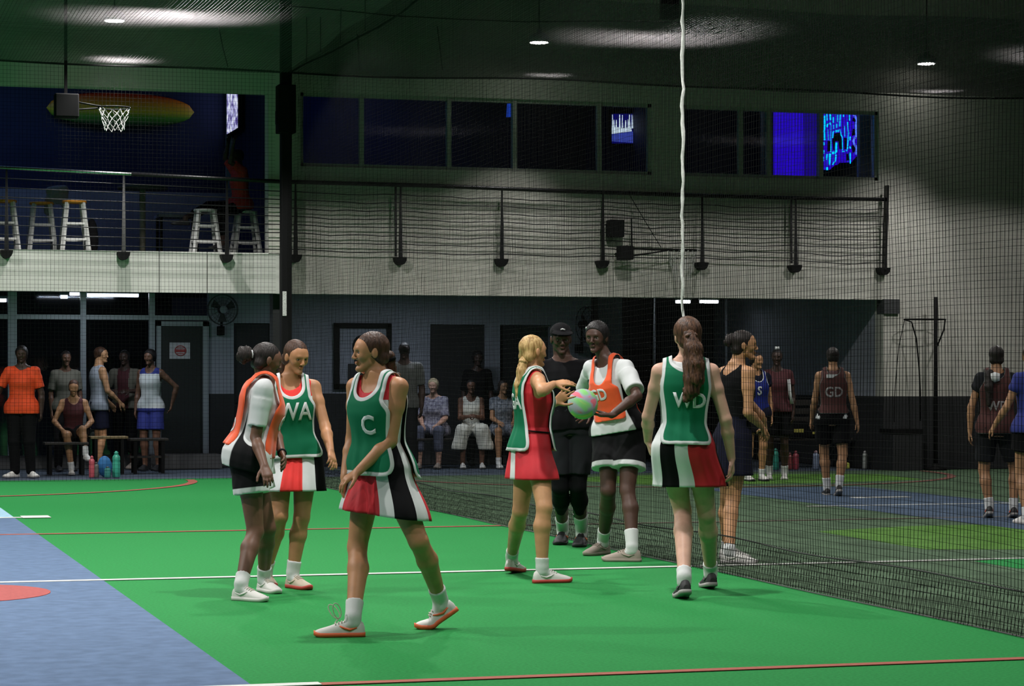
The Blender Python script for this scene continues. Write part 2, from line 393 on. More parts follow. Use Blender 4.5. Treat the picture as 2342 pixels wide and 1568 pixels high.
# ------------------------------------------------------------------ nets
def net(name, label, o, u, v, U, V, pu, pv, r, m, wob=0.0, seg=0.5, skip_u=False, seed=0, low=None):
    """strands along v every pu metres of u, strands along u every pv metres of v"""
    rng = np.random.RandomState(seed); o, u, v = map(np.array, (o, u, v)); n = np.cross(u, v)
    root = thing(name, tuple(o), label, 'net')
    ph = rng.rand(4)*6.28
    def warp(a, b):
        return n*(wob*(np.sin(a*0.9 + b*0.6 + ph[0]) + 0.6*np.sin(a*2.3 - b*1.7 + ph[1]))) + v*(wob*0.35*np.sin(a*1.6 + ph[2]) * (1 if low is None else np.clip(b*3, 0, 1))) + u*(wob*.3*np.sin(b*2.1 + a*3.1 + ph[3]))
    vs = []; fs = []
    def strand(p, q, fixed, along_v):
        r_ = r if along_v else r*(.60 if name == 'court_side_net' else .8)
        L = V if along_v else U; k = max(2, int(L/seg)); base = len(vs)
        jit = rng.normal(0, 0.0035)
        for i in range(k + 1):
            t = L*i/k; a, b = (fixed, t) if along_v else (t, fixed)
            c = o + u*(a + (jit if along_v else 0)) + v*(b + (0 if along_v else jit)) + warp(a, b)
            s = u if along_v else v
            for g in range(3):
                an = g*2.0944 + .5; vs.append(tuple(c + (s*math.cos(an) + n*math.sin(an))*r_))
        for i in range(k):
            for g in range(3): fs.append((base+3*i+g, base+3*i+(g+1) % 3, base+3*i+3+(g+1) % 3, base+3*i+3+g))
    for i in range(int(U/pu) + 1): strand(0, 0, i*pu, True)
    for i in range(int(V/pv) + 1): strand(0, 0, i*pv, False)
    me = bpy.data.meshes.new(name); me.from_pydata(vs, [], fs); me.materials.append(m)
    me.polygons.foreach_set('use_smooth', [True]*len(fs)); me.update()
    link('mesh_strands', me, root, kind='stuff')
    return root
side_net = net('court_side_net', 'tall black netting wall along the right edge of the bright green court', (XN, 7.5, 0.0), (0, 1, 0), (0, 0, 1), 24.33, NET_Z, .043, .043, .0018, M_net, wob=.025, seed=1, low=1)
skirt = MB()
b = MB(); b.tube([(XN + .02*math.sin(y*1.3), y, .25 + .012*math.sin(y*2.1)) for y in np.arange(7.5, 31.9, .4)], .0055, 6); b.build('edge_rope', M_rope, side_net)
b = MB(); b.tube([(XN - .02 + .015*math.sin(y*1.7), y, .008) for y in np.arange(7.5, 31.9, .4)], .0045, 6); b.build('bottom_rope', M_rnet, side_net)
b = MB()
for i in range(int(24.4/.043)):
    y = 7.52 + i*.043; b.bar((XN + .03, y, .25), (XN - .015 + .006*math.sin(i*.9), y + .004, .005), .0024)
for k in range(6):
    b.tube([(XN + .025 - k*.006, y, .21 - k*.038 + .006*math.sin(y*3 + k)) for y in np.arange(7.5, 31.9, .6)], .0018, 3)
b.build('net_hem', M_net, side_net, kind='stuff', recalc=False)
end_near = net('court_end_net', 'black netting wall across the far end of the near court', (-8.0, 31.97, 0.0), (1, 0, 0), (0, 0, 1), 13.98, NET_Z, .052, .052, .0017, M_net, wob=.012, seed=2)
end_far = net('court_end_net', 'black netting wall across the far end of the right court', (XN + .14, 31.97, 0.0), (1, 0, 0), (0, 0, 1), XR - XN - .15, NET_Z, .052, .052, .0015, M_net, wob=.02, seed=3)
roof_net = net('roof_net', 'dark horizontal netting strung over both courts under the lamps', (-8.5, 25.0, NET_Z), (1, 0, 0), (0, 1, 0), XR + 8.5, 7.0, .043, .043, .0026, M_rnet, wob=.02, seed=4)
# sagging seams of the roof net
for pts, r in (([(655, 170), (700, 145), (760, 118), (820, 85), (870, 60), (920, 28), (960, -5)], .012), ([(640, 12), (760, 22), (900, 36), (1050, 44), (1200, 50), (1400, 48), (1600, 52)], .006),
               ([(500, 60), (510, 110), (521, 152)], .006), ([(701, 40), (702, 90), (700, 140)], .006), ([(733, 40), (733, 118)], .006), ([(780, 20), (778, 98)], .006), ([(818, 80), (822, 160)], .006), ([(1000, 60), (1012, 160)], .006), ([(835, -5), (835, 70)], .006)):
    b = MB(); b.tube([P(x, y, (NET_Z - .012 - EYE)*FPX/(HY - y)) for x, y in pts], r, 6); b.build('seam_rope', M_rope, roof_net)
# edge rope of the roof net, bowing along the end wall
b = MB(); b.tube([(x, 31.97, NET_Z + .0 + .035*math.sin(x*1.1)*math.cos(x*.37)) for x in np.arange(-8, XR, .3)], .014, 6); b.build('seam_rope', M_rope, roof_net)
# white lacing rope of the side net
rng = random.Random(5)
b = MB(); pts = []
for i in range(90):
    z = 0.02 + (NET_Z - .02)*i/89
    pts.append((XN - .012, 16.42 + .006*math.sin(i*1.1) + .05*(1 - z/NET_Z)*0 , z))
b.tube([Vector(p) + Vector((rng.uniform(-.004, .004), rng.uniform(-.012, .012), 0)) for p in pts], [.0125 + rng.uniform(-.003, .003) for _ in pts], 8)
rope = b.build('lacing_rope', mat('white_rope', (0.62, 0.63, 0.60), 0.8, noise=.15, nscale=40), label='white lacing rope hanging straight down the black side netting', cat='rope')
# corner posts
def post(name, x, y, w_, z1, label):
    t = thing(name, (x, y, 0), label, 'post')
    b = MB(); b.box((x - w_/2, y - w_/2, 0), (x + w_/2, y + w_/2, z1), bev=.01); b.build('shaft', M_black, t)
    b = MB(); b.box((x - .12, y - .12, 0), (x + .12, y + .12, .02)); b.build('base_plate', M_black, t)
    return t
pst = post('net_post', 6.12, 31.97, .145, 8.0, 'tall black steel post at the corner of the near court nets')
z0, z1 = ZY(650, 305, 31.97), ZY(650, 195, 31.97)
b = MB(); b.box((6.12 - .12, 31.85, z0), (6.12 + .12, 32.09, z1), bev=.01); b.box((6.12 - .14, 31.86, z0 + .12), (6.12 - .1, 32.0, z0 + .3)); b.build('clamp_sleeve', M_black, pst)
b = MB(); a = onY(647, 722, 31.87); c = onY(656, 666, 31.87); b.box((a.x, 31.88, a.z), (c.x, 31.897, c.z), bev=.004); b.build('sticker', mat('white_sticker', (.6, .6, .58), .6, noise=.25, nscale=60), pst, label='white sticker with grey print')
# ------------------------------------------------------------------ implicit-surface modelling (bodies, hair, clothes)
FV = Vector((ST, CT, 0)); RV = Vector((CT, -ST, 0)); ZV = Vector((0, 0, 1))
def A(v): return np.array(v, dtype=np.float64)
def smin(a, b, k):
    if k <= 0: return np.minimum(a, b)
    h = np.clip(0.5 + 0.5*(b - a)/k, 0, 1); return b + (a - b)*h - k*h*(1 - h)
class Cone:
    """round cone a->b; flat=(n, s) squashes it along n by s"""
    def __init__(s, a, b, ra, rb, k=0.02, sub=False, flat=None, capped=False, mat=0):
        s.a, s.b, s.ra, s.rb, s.k, s.sub, s.flat, s.capped = A(a), A(b), ra, rb, k, sub, flat, capped
        r = max(ra, rb) + k + 0.012; s.lo = np.minimum(s.a, s.b) - r; s.hi = np.maximum(s.a, s.b) + r
    def d(s, X, Y, Z):
        ab = s.b - s.a; L2 = float(ab @ ab) + 1e-12
        px, py, pz = X - s.a[0], Y - s.a[1], Z - s.a[2]
        t0 = (px*ab[0] + py*ab[1] + pz*ab[2])/L2; t = np.clip(t0, 0, 1)
        qx, qy, qz = px - t*ab[0], py - t*ab[1], pz - t*ab[2]
        if s.flat is not None:
            n, f = s.flat; n = A(n); dn = (qx*n[0] + qy*n[1] + qz*n[2])*(1/f - 1)
            qx, qy, qz = qx + dn*n[0], qy + dn*n[1], qz + dn*n[2]
        r = s.ra + (s.rb - s.ra)*t
        d = np.sqrt(qx*qx + qy*qy + qz*qz) - r
        if s.flat is not None: d = d*min(1.0, f*1.3)
        if s.capped:
            L = math.sqrt(L2); d = np.maximum(d, np.maximum(-t0*L, (t0 - 1)*L))
        return d
class Ell:
    def __init__(s, c, fr, r, k=0.02, sub=False):
        s.c, s.fr, s.r, s.k, s.sub = A(c), [A(f) for f in fr], r, k, sub
        m = max(r) + k + 0.012; s.lo = s.c - m; s.hi = s.c + m
    def d(s, X, Y, Z):
        px, py, pz = X - s.c[0], Y - s.c[1], Z - s.c[2]
        q = [(px*f[0] + py*f[1] + pz*f[2])/r for f, r in zip(s.fr, s.r)]
        k0 = np.sqrt(q[0]**2 + q[1]**2 + q[2]**2); k1 = np.sqrt((q[0]/s.r[0])**2 + (q[1]/s.r[1])**2 + (q[2]/s.r[2])**2) + 1e-9
        return k0*(k0 - 1)/k1
class Prof:
    """trunk-like solid: elliptic sections along base->base+U*L, turning from right vector R0 to R1; rows (t, half width, front, back)"""
    def __init__(s, base, U, L, R0, R1, rows, k=0.02, grow=0.0, sub=False, t0=None, t1=None):
        s.o, s.U, s.L, s.R0, s.R1 = A(base), A(U), L, A(R0), A(R1)
        s.T = np.array([r[0] for r in rows])*L; s.a = np.array([r[1] for r in rows]) + grow; s.f = np.array([r[2] for r in rows]) + grow; s.b = np.array([r[3] for r in rows]) + grow
        s.k, s.sub = k, sub; s.w0 = s.T[0] if t0 is None else t0*L; s.w1 = s.T[-1] if t1 is None else t1*L
        m = max(s.a.max(), s.f.max(), s.b.max()) + k + 0.02
        e0, e1 = s.o + s.U*s.w0, s.o + s.U*s.w1; s.lo = np.minimum(e0, e1) - m; s.hi = np.maximum(e0, e1) + m
    def frame(s, w):
        q = min(1, max(0, w/s.L)); R = s.R0*(1 - q) + s.R1*q; R = R - s.U*(R @ s.U); R /= np.linalg.norm(R); return R, np.cross(s.U, R)
    def loc(s, X, Y, Z):
        px, py, pz = X - s.o[0], Y - s.o[1], Z - s.o[2]
        w = px*s.U[0] + py*s.U[1] + pz*s.U[2]; q = np.clip(w/s.L, 0, 1)
        R0 = s.R0 - s.U*(s.R0 @ s.U); R1 = s.R1 - s.U*(s.R1 @ s.U); R0 = R0/np.linalg.norm(R0); R1 = R1/np.linalg.norm(R1)
        F0, F1 = np.cross(s.U, R0), np.cross(s.U, R1)
        u0 = px*R0[0] + py*R0[1] + pz*R0[2]; u1 = px*R1[0] + py*R1[1] + pz*R1[2]
        v0 = px*F0[0] + py*F0[1] + pz*F0[2]; v1 = px*F1[0] + py*F1[1] + pz*F1[2]
        return u0*(1 - q) + u1*q, v0*(1 - q) + v1*q, w
    def d(s, X, Y, Z):
        u, v, w = s.loc(X, Y, Z)
        a = np.interp(w, s.T, s.a); f = np.interp(w, s.T, s.f); b = np.interp(w, s.T, s.b)
        vb = np.where(v > 0, f, b)
        e = (np.abs(u/a)**2.3 + np.abs(v/vb)**2.3)**(1/2.3)
        d = (e - 1)*np.minimum(a, vb)
        return np.maximum(d, np.maximum(s.w0 - w, w - s.w1))
class Half:
    """keeps the side where (p-c).n < 0"""
    def __init__(s, c, n, lo=None, hi=None): s.c, s.n = A(c), A(n)/np.linalg.norm(A(n))
    def d(s, X, Y, Z): return (X - s.c[0])*s.n[0] + (Y - s.c[1])*s.n[1] + (Z - s.c[2])*s.n[2]
def field_pts(prims, Q):
    X, Y, Z = Q[:, 0], Q[:, 1], Q[:, 2]; f = np.full(len(Q), 0.5)
    for p in prims:
        d = p.d(X, Y, Z)
        f = -smin(-f, d, p.k) if p.sub else smin(f, d, p.k)
    return f
def axis_grid(lo, hi, h, fine):
    """grid line positions with finer spacing inside the fine intervals"""
    out = [lo]; x = lo
    while x < hi:
        st = h
        for a, b, s in fine:
            if a - st < x < b: st = min(st, s)
        x += st; out.append(x)
    return np.array(out)
def surface(name, prims, h, mats, parent, fine=(), cuts=(), noise=None, colour=None, smooth=True, label=None, post=None):
    lo = np.min([p.lo for p in prims if not p.sub], axis=0); hi = np.max([p.hi for p in prims if not p.sub], axis=0)
    ax = [axis_grid(lo[i] - h, hi[i] + h, h, [(c[i] - r, c[i] + r, s) for c, r, s in fine]) for i in range(3)]
    n = [len(a) for a in ax]; f = np.full(n, 0.08, dtype=np.float32)
    for p in prims:
        sl = []
        for i in range(3):
            i0 = max(0, np.searchsorted(ax[i], p.lo[i]) - 1); i1 = min(n[i], np.searchsorted(ax[i], p.hi[i]) + 1)
            sl.append(slice(i0, i1))
        if any(s.start >= s.stop for s in sl): continue
        d = p.d(ax[0][sl[0]][:, None, None], ax[1][sl[1]][None, :, None], ax[2][sl[2]][None, None, :]).astype(np.float32)
        g = f[tuple(sl)]
        f[tuple(sl)] = -smin(-g, d, p.k) if p.sub else smin(g, d, p.k)
    if cuts or noise:
        X, Y, Z = ax[0][:, None, None], ax[1][None, :, None], ax[2][None, None, :]
        if noise is not None:
            near = np.abs(f) < 0.03; I = np.nonzero(near)
            f[I] += noise(ax[0][I[0]], ax[1][I[1]], ax[2][I[2]]).astype(np.float32)
        for c in cuts: f = np.maximum(f, c.d(X, Y, Z).astype(np.float32))
    f[0] = f[-1] = 0.08; f[:, 0] = f[:, -1] = 0.08; f[:, :, 0] = f[:, :, -1] = 0.08
    V, F = nets(f, ax)
    if len(V) == 0: print('EMPTY', name); return None
    if post is not None: V = post(V)
    me = bpy.data.meshes.new(name)
    me.vertices.add(len(V)); me.vertices.foreach_set('co', V.astype(np.float32).ravel())
    me.loops.add(4*len(F)); me.loops.foreach_set('vertex_index', F.astype(np.int32).ravel())
    me.polygons.add(len(F)); me.polygons.foreach_set('loop_start', np.arange(0, 4*len(F), 4, dtype=np.int32))
    try: me.polygons.foreach_set('loop_total', np.full(len(F), 4, dtype=np.int32))
    except Exception: pass
    for m in (mats if isinstance(mats, (list, tuple)) else [mats]): me.materials.append(m)
    if colour is not None:
        if getattr(colour, 'attr', False):
            at = me.attributes.new('k', 'FLOAT', 'POINT'); at.data.foreach_set('value', colour(V).astype(np.float32))
        else:
            C = V[F].mean(axis=1); me.polygons.foreach_set('material_index', colour(C).astype(np.int32))
    me.polygons.foreach_set('use_smooth', np.full(len(F), smooth))
    me.update(calc_edges=True)
    return link(name, me, parent, label=label)
def nets(f, ax):
    s = f < 0
    c = np.zeros([k - 1 for k in f.shape], dtype=np.uint8)
    for i in (0, 1):
        for j in (0, 1):
            for k in (0, 1): c += s[i:i + c.shape[0], j:j + c.shape[1], k:k + c.shape[2]]
    act = (c > 0) & (c < 8); I = np.argwhere(act)
    if len(I) == 0: return np.zeros((0, 3)), np.zeros((0, 4), int)
    idx = np.full(c.shape, -1, dtype=np.int64); idx[act] = np.arange(len(I))
    acc = np.zeros((len(I), 3)); cnt = np.zeros(len(I))
    corner = [(i, j, k) for i in (0, 1) for j in (0, 1) for k in (0, 1)]
    val = {o: f[I[:, 0] + o[0], I[:, 1] + o[1], I[:, 2] + o[2]].astype(np.float64) for o in corner}
    for o in corner:
        for d in range(3):
            if o[d]: continue
            o2 = list(o); o2[d] = 1; o2 = tuple(o2)
            a, b = val[o], val[o2]; m = (a < 0) != (b < 0)
            t = np.where(m, a/np.where(np.abs(a - b) < 1e-12, 1, a - b), 0)
            p = np.array(o, dtype=np.float64)[None, :].repeat(len(I), 0); p[:, d] += t
            acc += p*m[:, None]; cnt += m
    q = acc/np.maximum(cnt, 1)[:, None]
    V = np.stack([ax[i][I[:, i]] + q[:, i]*(ax[i][I[:, i] + 1] - ax[i][I[:, i]]) for i in range(3)], 1)
    Fs = []
    for d in range(3):
        u, v = (d + 1) % 3, (d + 2) % 3
        a = [slice(None)]*3; b = [slice(None)]*3; a[d] = slice(0, -1); b[d] = slice(1, None)
        sa, sb = s[tuple(a)], s[tuple(b)]
        E = np.argwhere(sa != sb); E = E[(E[:, u] > 0) & (E[:, v] > 0) & (E[:, u] < f.shape[u] - 1) & (E[:, v] < f.shape[v] - 1)]
        if len(E) == 0: continue
        inside = sa[E[:, 0], E[:, 1], E[:, 2]]
        def g(du, dv):
            Q = E.copy(); Q[:, u] -= du; Q[:, v] -= dv; return idx[Q[:, 0], Q[:, 1], Q[:, 2]]
        quad = np.stack([g(1, 1), g(0, 1), g(0, 0), g(1, 0)], 1)
        quad[~inside] = quad[~inside][:, ::-1]
        Fs.append(quad)
    return V, np.concatenate(Fs)

def duo(name, a, b, rough=.8):
    """two-colour cloth: colour b where the vertex attribute 'k' is positive"""
    if name in _m: return _m[name]
    m = mat(name, a, rough, spec=.15); nt = m.node_tree; at = nt.nodes.new('ShaderNodeAttribute'); at.attribute_name = 'k'
    mr = nt.nodes.new('ShaderNodeMapRange'); mr.inputs[1].default_value = -.002; mr.inputs[2].default_value = .002
    mx = nt.nodes.new('ShaderNodeMix'); mx.data_type = 'RGBA'; mx.inputs[6].default_value = (*a, 1); mx.inputs[7].default_value = (*b, 1)
    nt.links.new(at.outputs['Fac'], mr.inputs[0]); nt.links.new(mr.outputs[0], mx.inputs[0]); nt.links.new(mx.outputs[2], nt.nodes['Principled BSDF'].inputs['Base Color'])
    return m
# ------------------------------------------------------------------ people
F_ROWS = [(-.16, .150, .075, .10), (-.06, .172, .092, .122), (.06, .172, .096, .128), (.16, .156, .098, .112), (.30, .126, .096, .086), (.46, .132, .100, .088), (.62, .146, .130, .098), (.74, .156, .118, .106), (.86, .150, .085, .098), (.94, .115, .064, .084), (1.0, .072, .054, .066), (1.06, .052, .05, .056)]
M_ROWS = [(-.16, .150, .085, .10), (-.06, .168, .098, .118), (.06, .168, .102, .118), (.16, .160, .106, .104), (.30, .150, .108, .094), (.46, .156, .112, .098), (.62, .172, .124, .112), (.74, .184, .122, .120), (.86, .180, .098, .110), (.94, .140, .074, .092), (1.0, .086, .062, .074), (1.06, .060, .058, .062)]
def skin_mat(name, c):
    return mat(name, c, 0.5, noise=0.08, nscale=14, spec=0.35)
M_sclera = mat('shaded_eye_white', (.26, .24, .22), .6, spec=.15); M_iris = mat('dark_iris', (.015, .01, .007), .6, spec=.1)  # sclera darkened: the shade of the sockets is put into its colour
_hair = {}
def hair_mat(name, c, c2=None):
    return mat(name, c, 0.5, nscale=70, col2=c2 or tuple(x*2.2 for x in c), stretch=(1, 1, .18), bump=.5, bscale=110, spec=.28)
def solve(px, py, a, L, sgn):
    """point on the view ray through a pixel at distance L from a; sgn picks the nearer (-1) or farther (+1) one"""
    o = Vector((0, 0, EYE)); d = (P(px, py, 10.0) - o).normalized(); oa = Vector(a) - o
    t = oa.dot(d); m2 = (oa - d*t).length; h = math.sqrt(max(0, L*L - m2*m2))
    p = o + d*(t + sgn*h)
    return p
def yawdir(psi):
    r = math.radians(psi); return RV*math.sin(r) - FV*math.cos(r)
def rightdir(psi):
    r = math.radians(psi); return -RV*math.cos(r) - FV*math.sin(r)

def hand_prims(wr, d, pn, side, s=1.0, curl=(.35, .5, .35), spread=.12, thumb=.8, k=.006):
    """palm, four fingers and thumb; d along the hand, pn out of the palm, side = +1/-1 which side the thumb leaves"""
    d = Vector(d).normalized(); pn = Vector(pn); pn = (pn - d*pn.dot(d)).normalized(); lt = d.cross(pn)*side
    pr = []; wr = Vector(wr)
    pr.append(Cone(wr - d*.01*s, wr + d*.07*s, .026*s, .034*s, .012, flat=(pn, .48)))
    lens = (.070, .078, .072, .057); off = (.029, .010, -.009, -.027); kn = (.083, .087, .083, .075)
    for L, o, kk, e in zip(lens, off, kn, (1, .3, -.35, -1)):
        p0 = wr + lt*o*.5*s + d*.012*s; p1 = wr + lt*o*s + d*kk*s
        pr.append(Cone(p0, p1, .0125*s, .0105*s, .010))
        a = 0; p = p1; fd = (d + lt*spread*e).normalized()
        for j, (fr, c) in enumerate(zip((.46, .3, .24), curl)):
            a += c; q = p + (fd*math.cos(a) + pn*math.sin(a))*L*fr*s
            pr.append(Cone(p, q, (.0092, .0083, .0076)[j]*s, (.0083, .0076, .0062)[j]*s, .003)); p = q
    p0 = wr + lt*.018*s + d*.018*s; p1 = p0 + (lt*thumb + d*.8 + pn*.35).normalized()*.045*s
    p2 = p1 + (lt*thumb*.7 + d + pn*.3).normalized()*.034*s; p3 = p2 + (lt*thumb*.35 + d + pn*.35).normalized()*.026*s
    pr += [Cone(p0, p1, .0145*s, .0115*s, .008), Cone(p1, p2, .0108*s, .0095*s, .003), Cone(p2, p3, .0095*s, .0072*s, .003)]
    return pr

def head_prims(c, fr, s, ears=True):
    r, f, u = (Vector(x) for x in fr)
    def q(x, y, z): return c + (r*x + f*y + u*z)*s
    pr = [Ell(q(0, -.012, .032), (r, f, u), (.074*s, .096*s, .086*s), .02),
          Cone(q(0, .025, -.01), q(0, .056, -.086), .060*s, .024*s, .018),
          Cone(q(.030, .015, -.055), q(.010, .062, -.091), .026*s, .015*s, .016), Cone(q(-.030, .015, -.055), q(-.010, .062, -.091), .026*s, .015*s, .016),
          Ell(q(0, .048, .02), (r, f, u), (.062*s, .044*s, .058*s), .03),
          Ell(q(.037, .06, -.022), (r, f, u), (.022*s, .022*s, .020*s), .02), Ell(q(-.037, .06, -.022), (r, f, u), (.022*s, .022*s, .020*s), .02),
          Cone(q(-.03, .083, .024), q(.03, .083, .024), .0115*s, .0115*s, .012),
          Ell(q(.032, .094, .003), (r, f, u), (.019*s, .017*s, .0125*s), .008, sub=True), Ell(q(-.032, .094, .003), (r, f, u), (.019*s, .017*s, .0125*s), .008, sub=True),
          Cone(q(0, .088, .012), q(0, .106, -.025), .008*s, .0108*s, .008),
          Ell(q(.012, .098, -.031), (r, f, u), (.008*s, .010*s, .007*s), .006), Ell(q(-.012, .098, -.031), (r, f, u), (.008*s, .010*s, .007*s), .006),
          Cone(q(-.011, .0885, -.053), q(.011, .0885, -.053), .0065*s, .0065*s, .008), Cone(q(-.009, .0875, -.062), q(.009, .0875, -.062), .0072*s, .0072*s, .008),
          Ell(q(0, .080, -.094), (r, f, u), (.018*s, .016*s, .015*s), .014)]
    if ears:
        for e in (1, -1):
            pr.append(Ell(q(.076*e, -.004, -.004), (r*e + f*.25, f - r*e*.25, u), (.009*s, .020*s, .031*s), .006))
    return pr, q

def shoe(parent, toe, heel, alpha, W, cols, S=1.0, length=None, laces=True, sock=None, name='shoe'):
    """trainer on the floor; alpha>0 lifts the heel about the ball of the foot, <0 lifts the toe"""
    toe = Vector(toe); heel = Vector(heel); d = toe - heel; d.z = 0; L = (length or .275)*S
    mid = (toe + heel)/2; d.normalize(); h0 = mid - d*L/2; h0.z = (toe.z + heel.z)/2
    lat = Vector((0, 0, 1)).cross(d)
    ball = .68*L; al = math.radians(alpha)
    def tr(x, y, z):
        if al >= 0:
            if x < ball:
                e = min(1, (ball - x)/(.12*L)); a = al*e
                dx = x - ball; x, z = ball + dx*math.cos(a) + z*math.sin(a), -dx*math.sin(a) + z*math.cos(a)
        else:
            x, z = x*math.cos(al) + z*math.sin(al), -x*math.sin(al) + z*math.cos(al)
        return h0 + d*x + lat*y + Vector((0, 0, z))
    st = [0, .03, .1, .2, .3, .4, .5, .6, .7, .8, .88, .94, .98, 1.0]
    wd = [.018, .028, .034, .036, .035, .036, .040, .044, .0465, .046, .042, .034, .024, .012]
    ht = [.050, .075, .092, .092, .088, .088, .080, .070, .060, .052, .046, .040, .034, .028]
    sole_t = .021
    up = MB(); n = 12; vs = []
    for x, w_, h_ in zip(st, wd, ht):
        for i in range(n + 1):
            a = math.pi*i/n; y = math.cos(a)*w_*S*W; z = sole_t*.7 + (h_*S - sole_t*.7)*(math.sin(a)**.75)
            vs.append(tr(x*L, y, z))
    fs = [(i*(n+1)+j, i*(n+1)+j+1, (i+1)*(n+1)+j+1, (i+1)*(n+1)+j) for i in range(len(st)-1) for j in range(n)]
    up.add(vs, fs, 0, True)
    up.add([vs[j] for j in range(n + 1)], [tuple(range(n + 1))], 0); up.add([vs[(len(st)-1)*(n+1) + j] for j in range(n + 1)], [tuple(range(n + 1))[::-1]], 0)
    # side accent
    for sg in (0, 1) if len(cols) > 2 else ():
        pts = []
        for x, zz in ((.16, .052), (.3, .040), (.42, .050), (.5, .062)):
            w_ = np.interp(x, st, wd)*S*W; h_ = np.interp(x, st, ht)*S
            a = math.asin(min(1, max(0, ((zz*S - sole_t*.7)/(h_ - sole_t*.7)))**(1/.75))); y = math.cos(a)*w_*(1 if sg else -1)
            pts.append(tr(x*L, y*1.03, zz*S))
        up.tube(pts, [.004, .007, .006, .004], 6, 1)
    o = up.build(name, [cols[0]] + ([cols[2]] if len(cols) > 2 else []), parent)
    so = MB(); vs = []
    ring = [(x, w_*1.07) for x, w_ in zip(st, wd)]; ring = [(x if x not in (0, 1.0) else (x - .012 if x == 0 else x + .012), w_) for x, w_ in ring]
    outline = [(x, w_*S*W) for x, w_ in ring] + [(x, -w_*S*W) for x, w_ in ring[::-1]]
    for z in (0.0, sole_t*.55, sole_t*1.15):
        k = 1.0 if z > 0 else .95
        for x, y in outline: vs.append(tr(x*L + (0), y*k, z + (.010*S*max(0, (x - .85)/.15)**2)))
    m = len(outline); fs = []
    for j in range(2):
        for i in range(m): fs.append((j*m+i, j*m+(i+1) % m, (j+1)*m+(i+1) % m, (j+1)*m+i))
    for base, rv in ((0, True), (2*m, False)):
        for i in range(len(ring) - 1):
            q = (base+i, base+i+1, base+m-2-i, base+m-1-i); fs.append(q[::-1] if rv else q)
    so.add(vs, fs, 0, True); so.build('sole', cols[1], o)
    if laces:
        lb = MB()
        for x in (.40, .46, .52, .58):
            h_ = np.interp(x, st, ht)*S; w_ = np.interp(x, st, wd)*S*W
            pts = [tr(x*L, math.cos(a)*w_*.98, sole_t*.7 + (h_ + .003 - sole_t*.7)*math.sin(a)**.75) for a in np.linspace(.95, math.pi - .95, 6)]
            lb.tube(pts, .0035, 5)
        lb.build('laces', cols[3] if len(cols) > 3 else cols[0], o)
    return tr(.23*L, 0, .088*S), d, tr

def cloth_noise(seed, amp, sc):
    rng = np.random.RandomState(seed); ph = rng.rand(6)*6.28; kx = rng.normal(0, 1, (4, 3))
    kx[:, 2] *= .45
    def fn(x, y, z):
        r = 0
        for i in range(4):
            k = kx[i]*sc*(1 + .6*i); r = r + np.sin(x*k[0] + y*k[1] + z*k[2] + ph[i])/(1 + .5*i)
        return amp*r*.5
    return fn

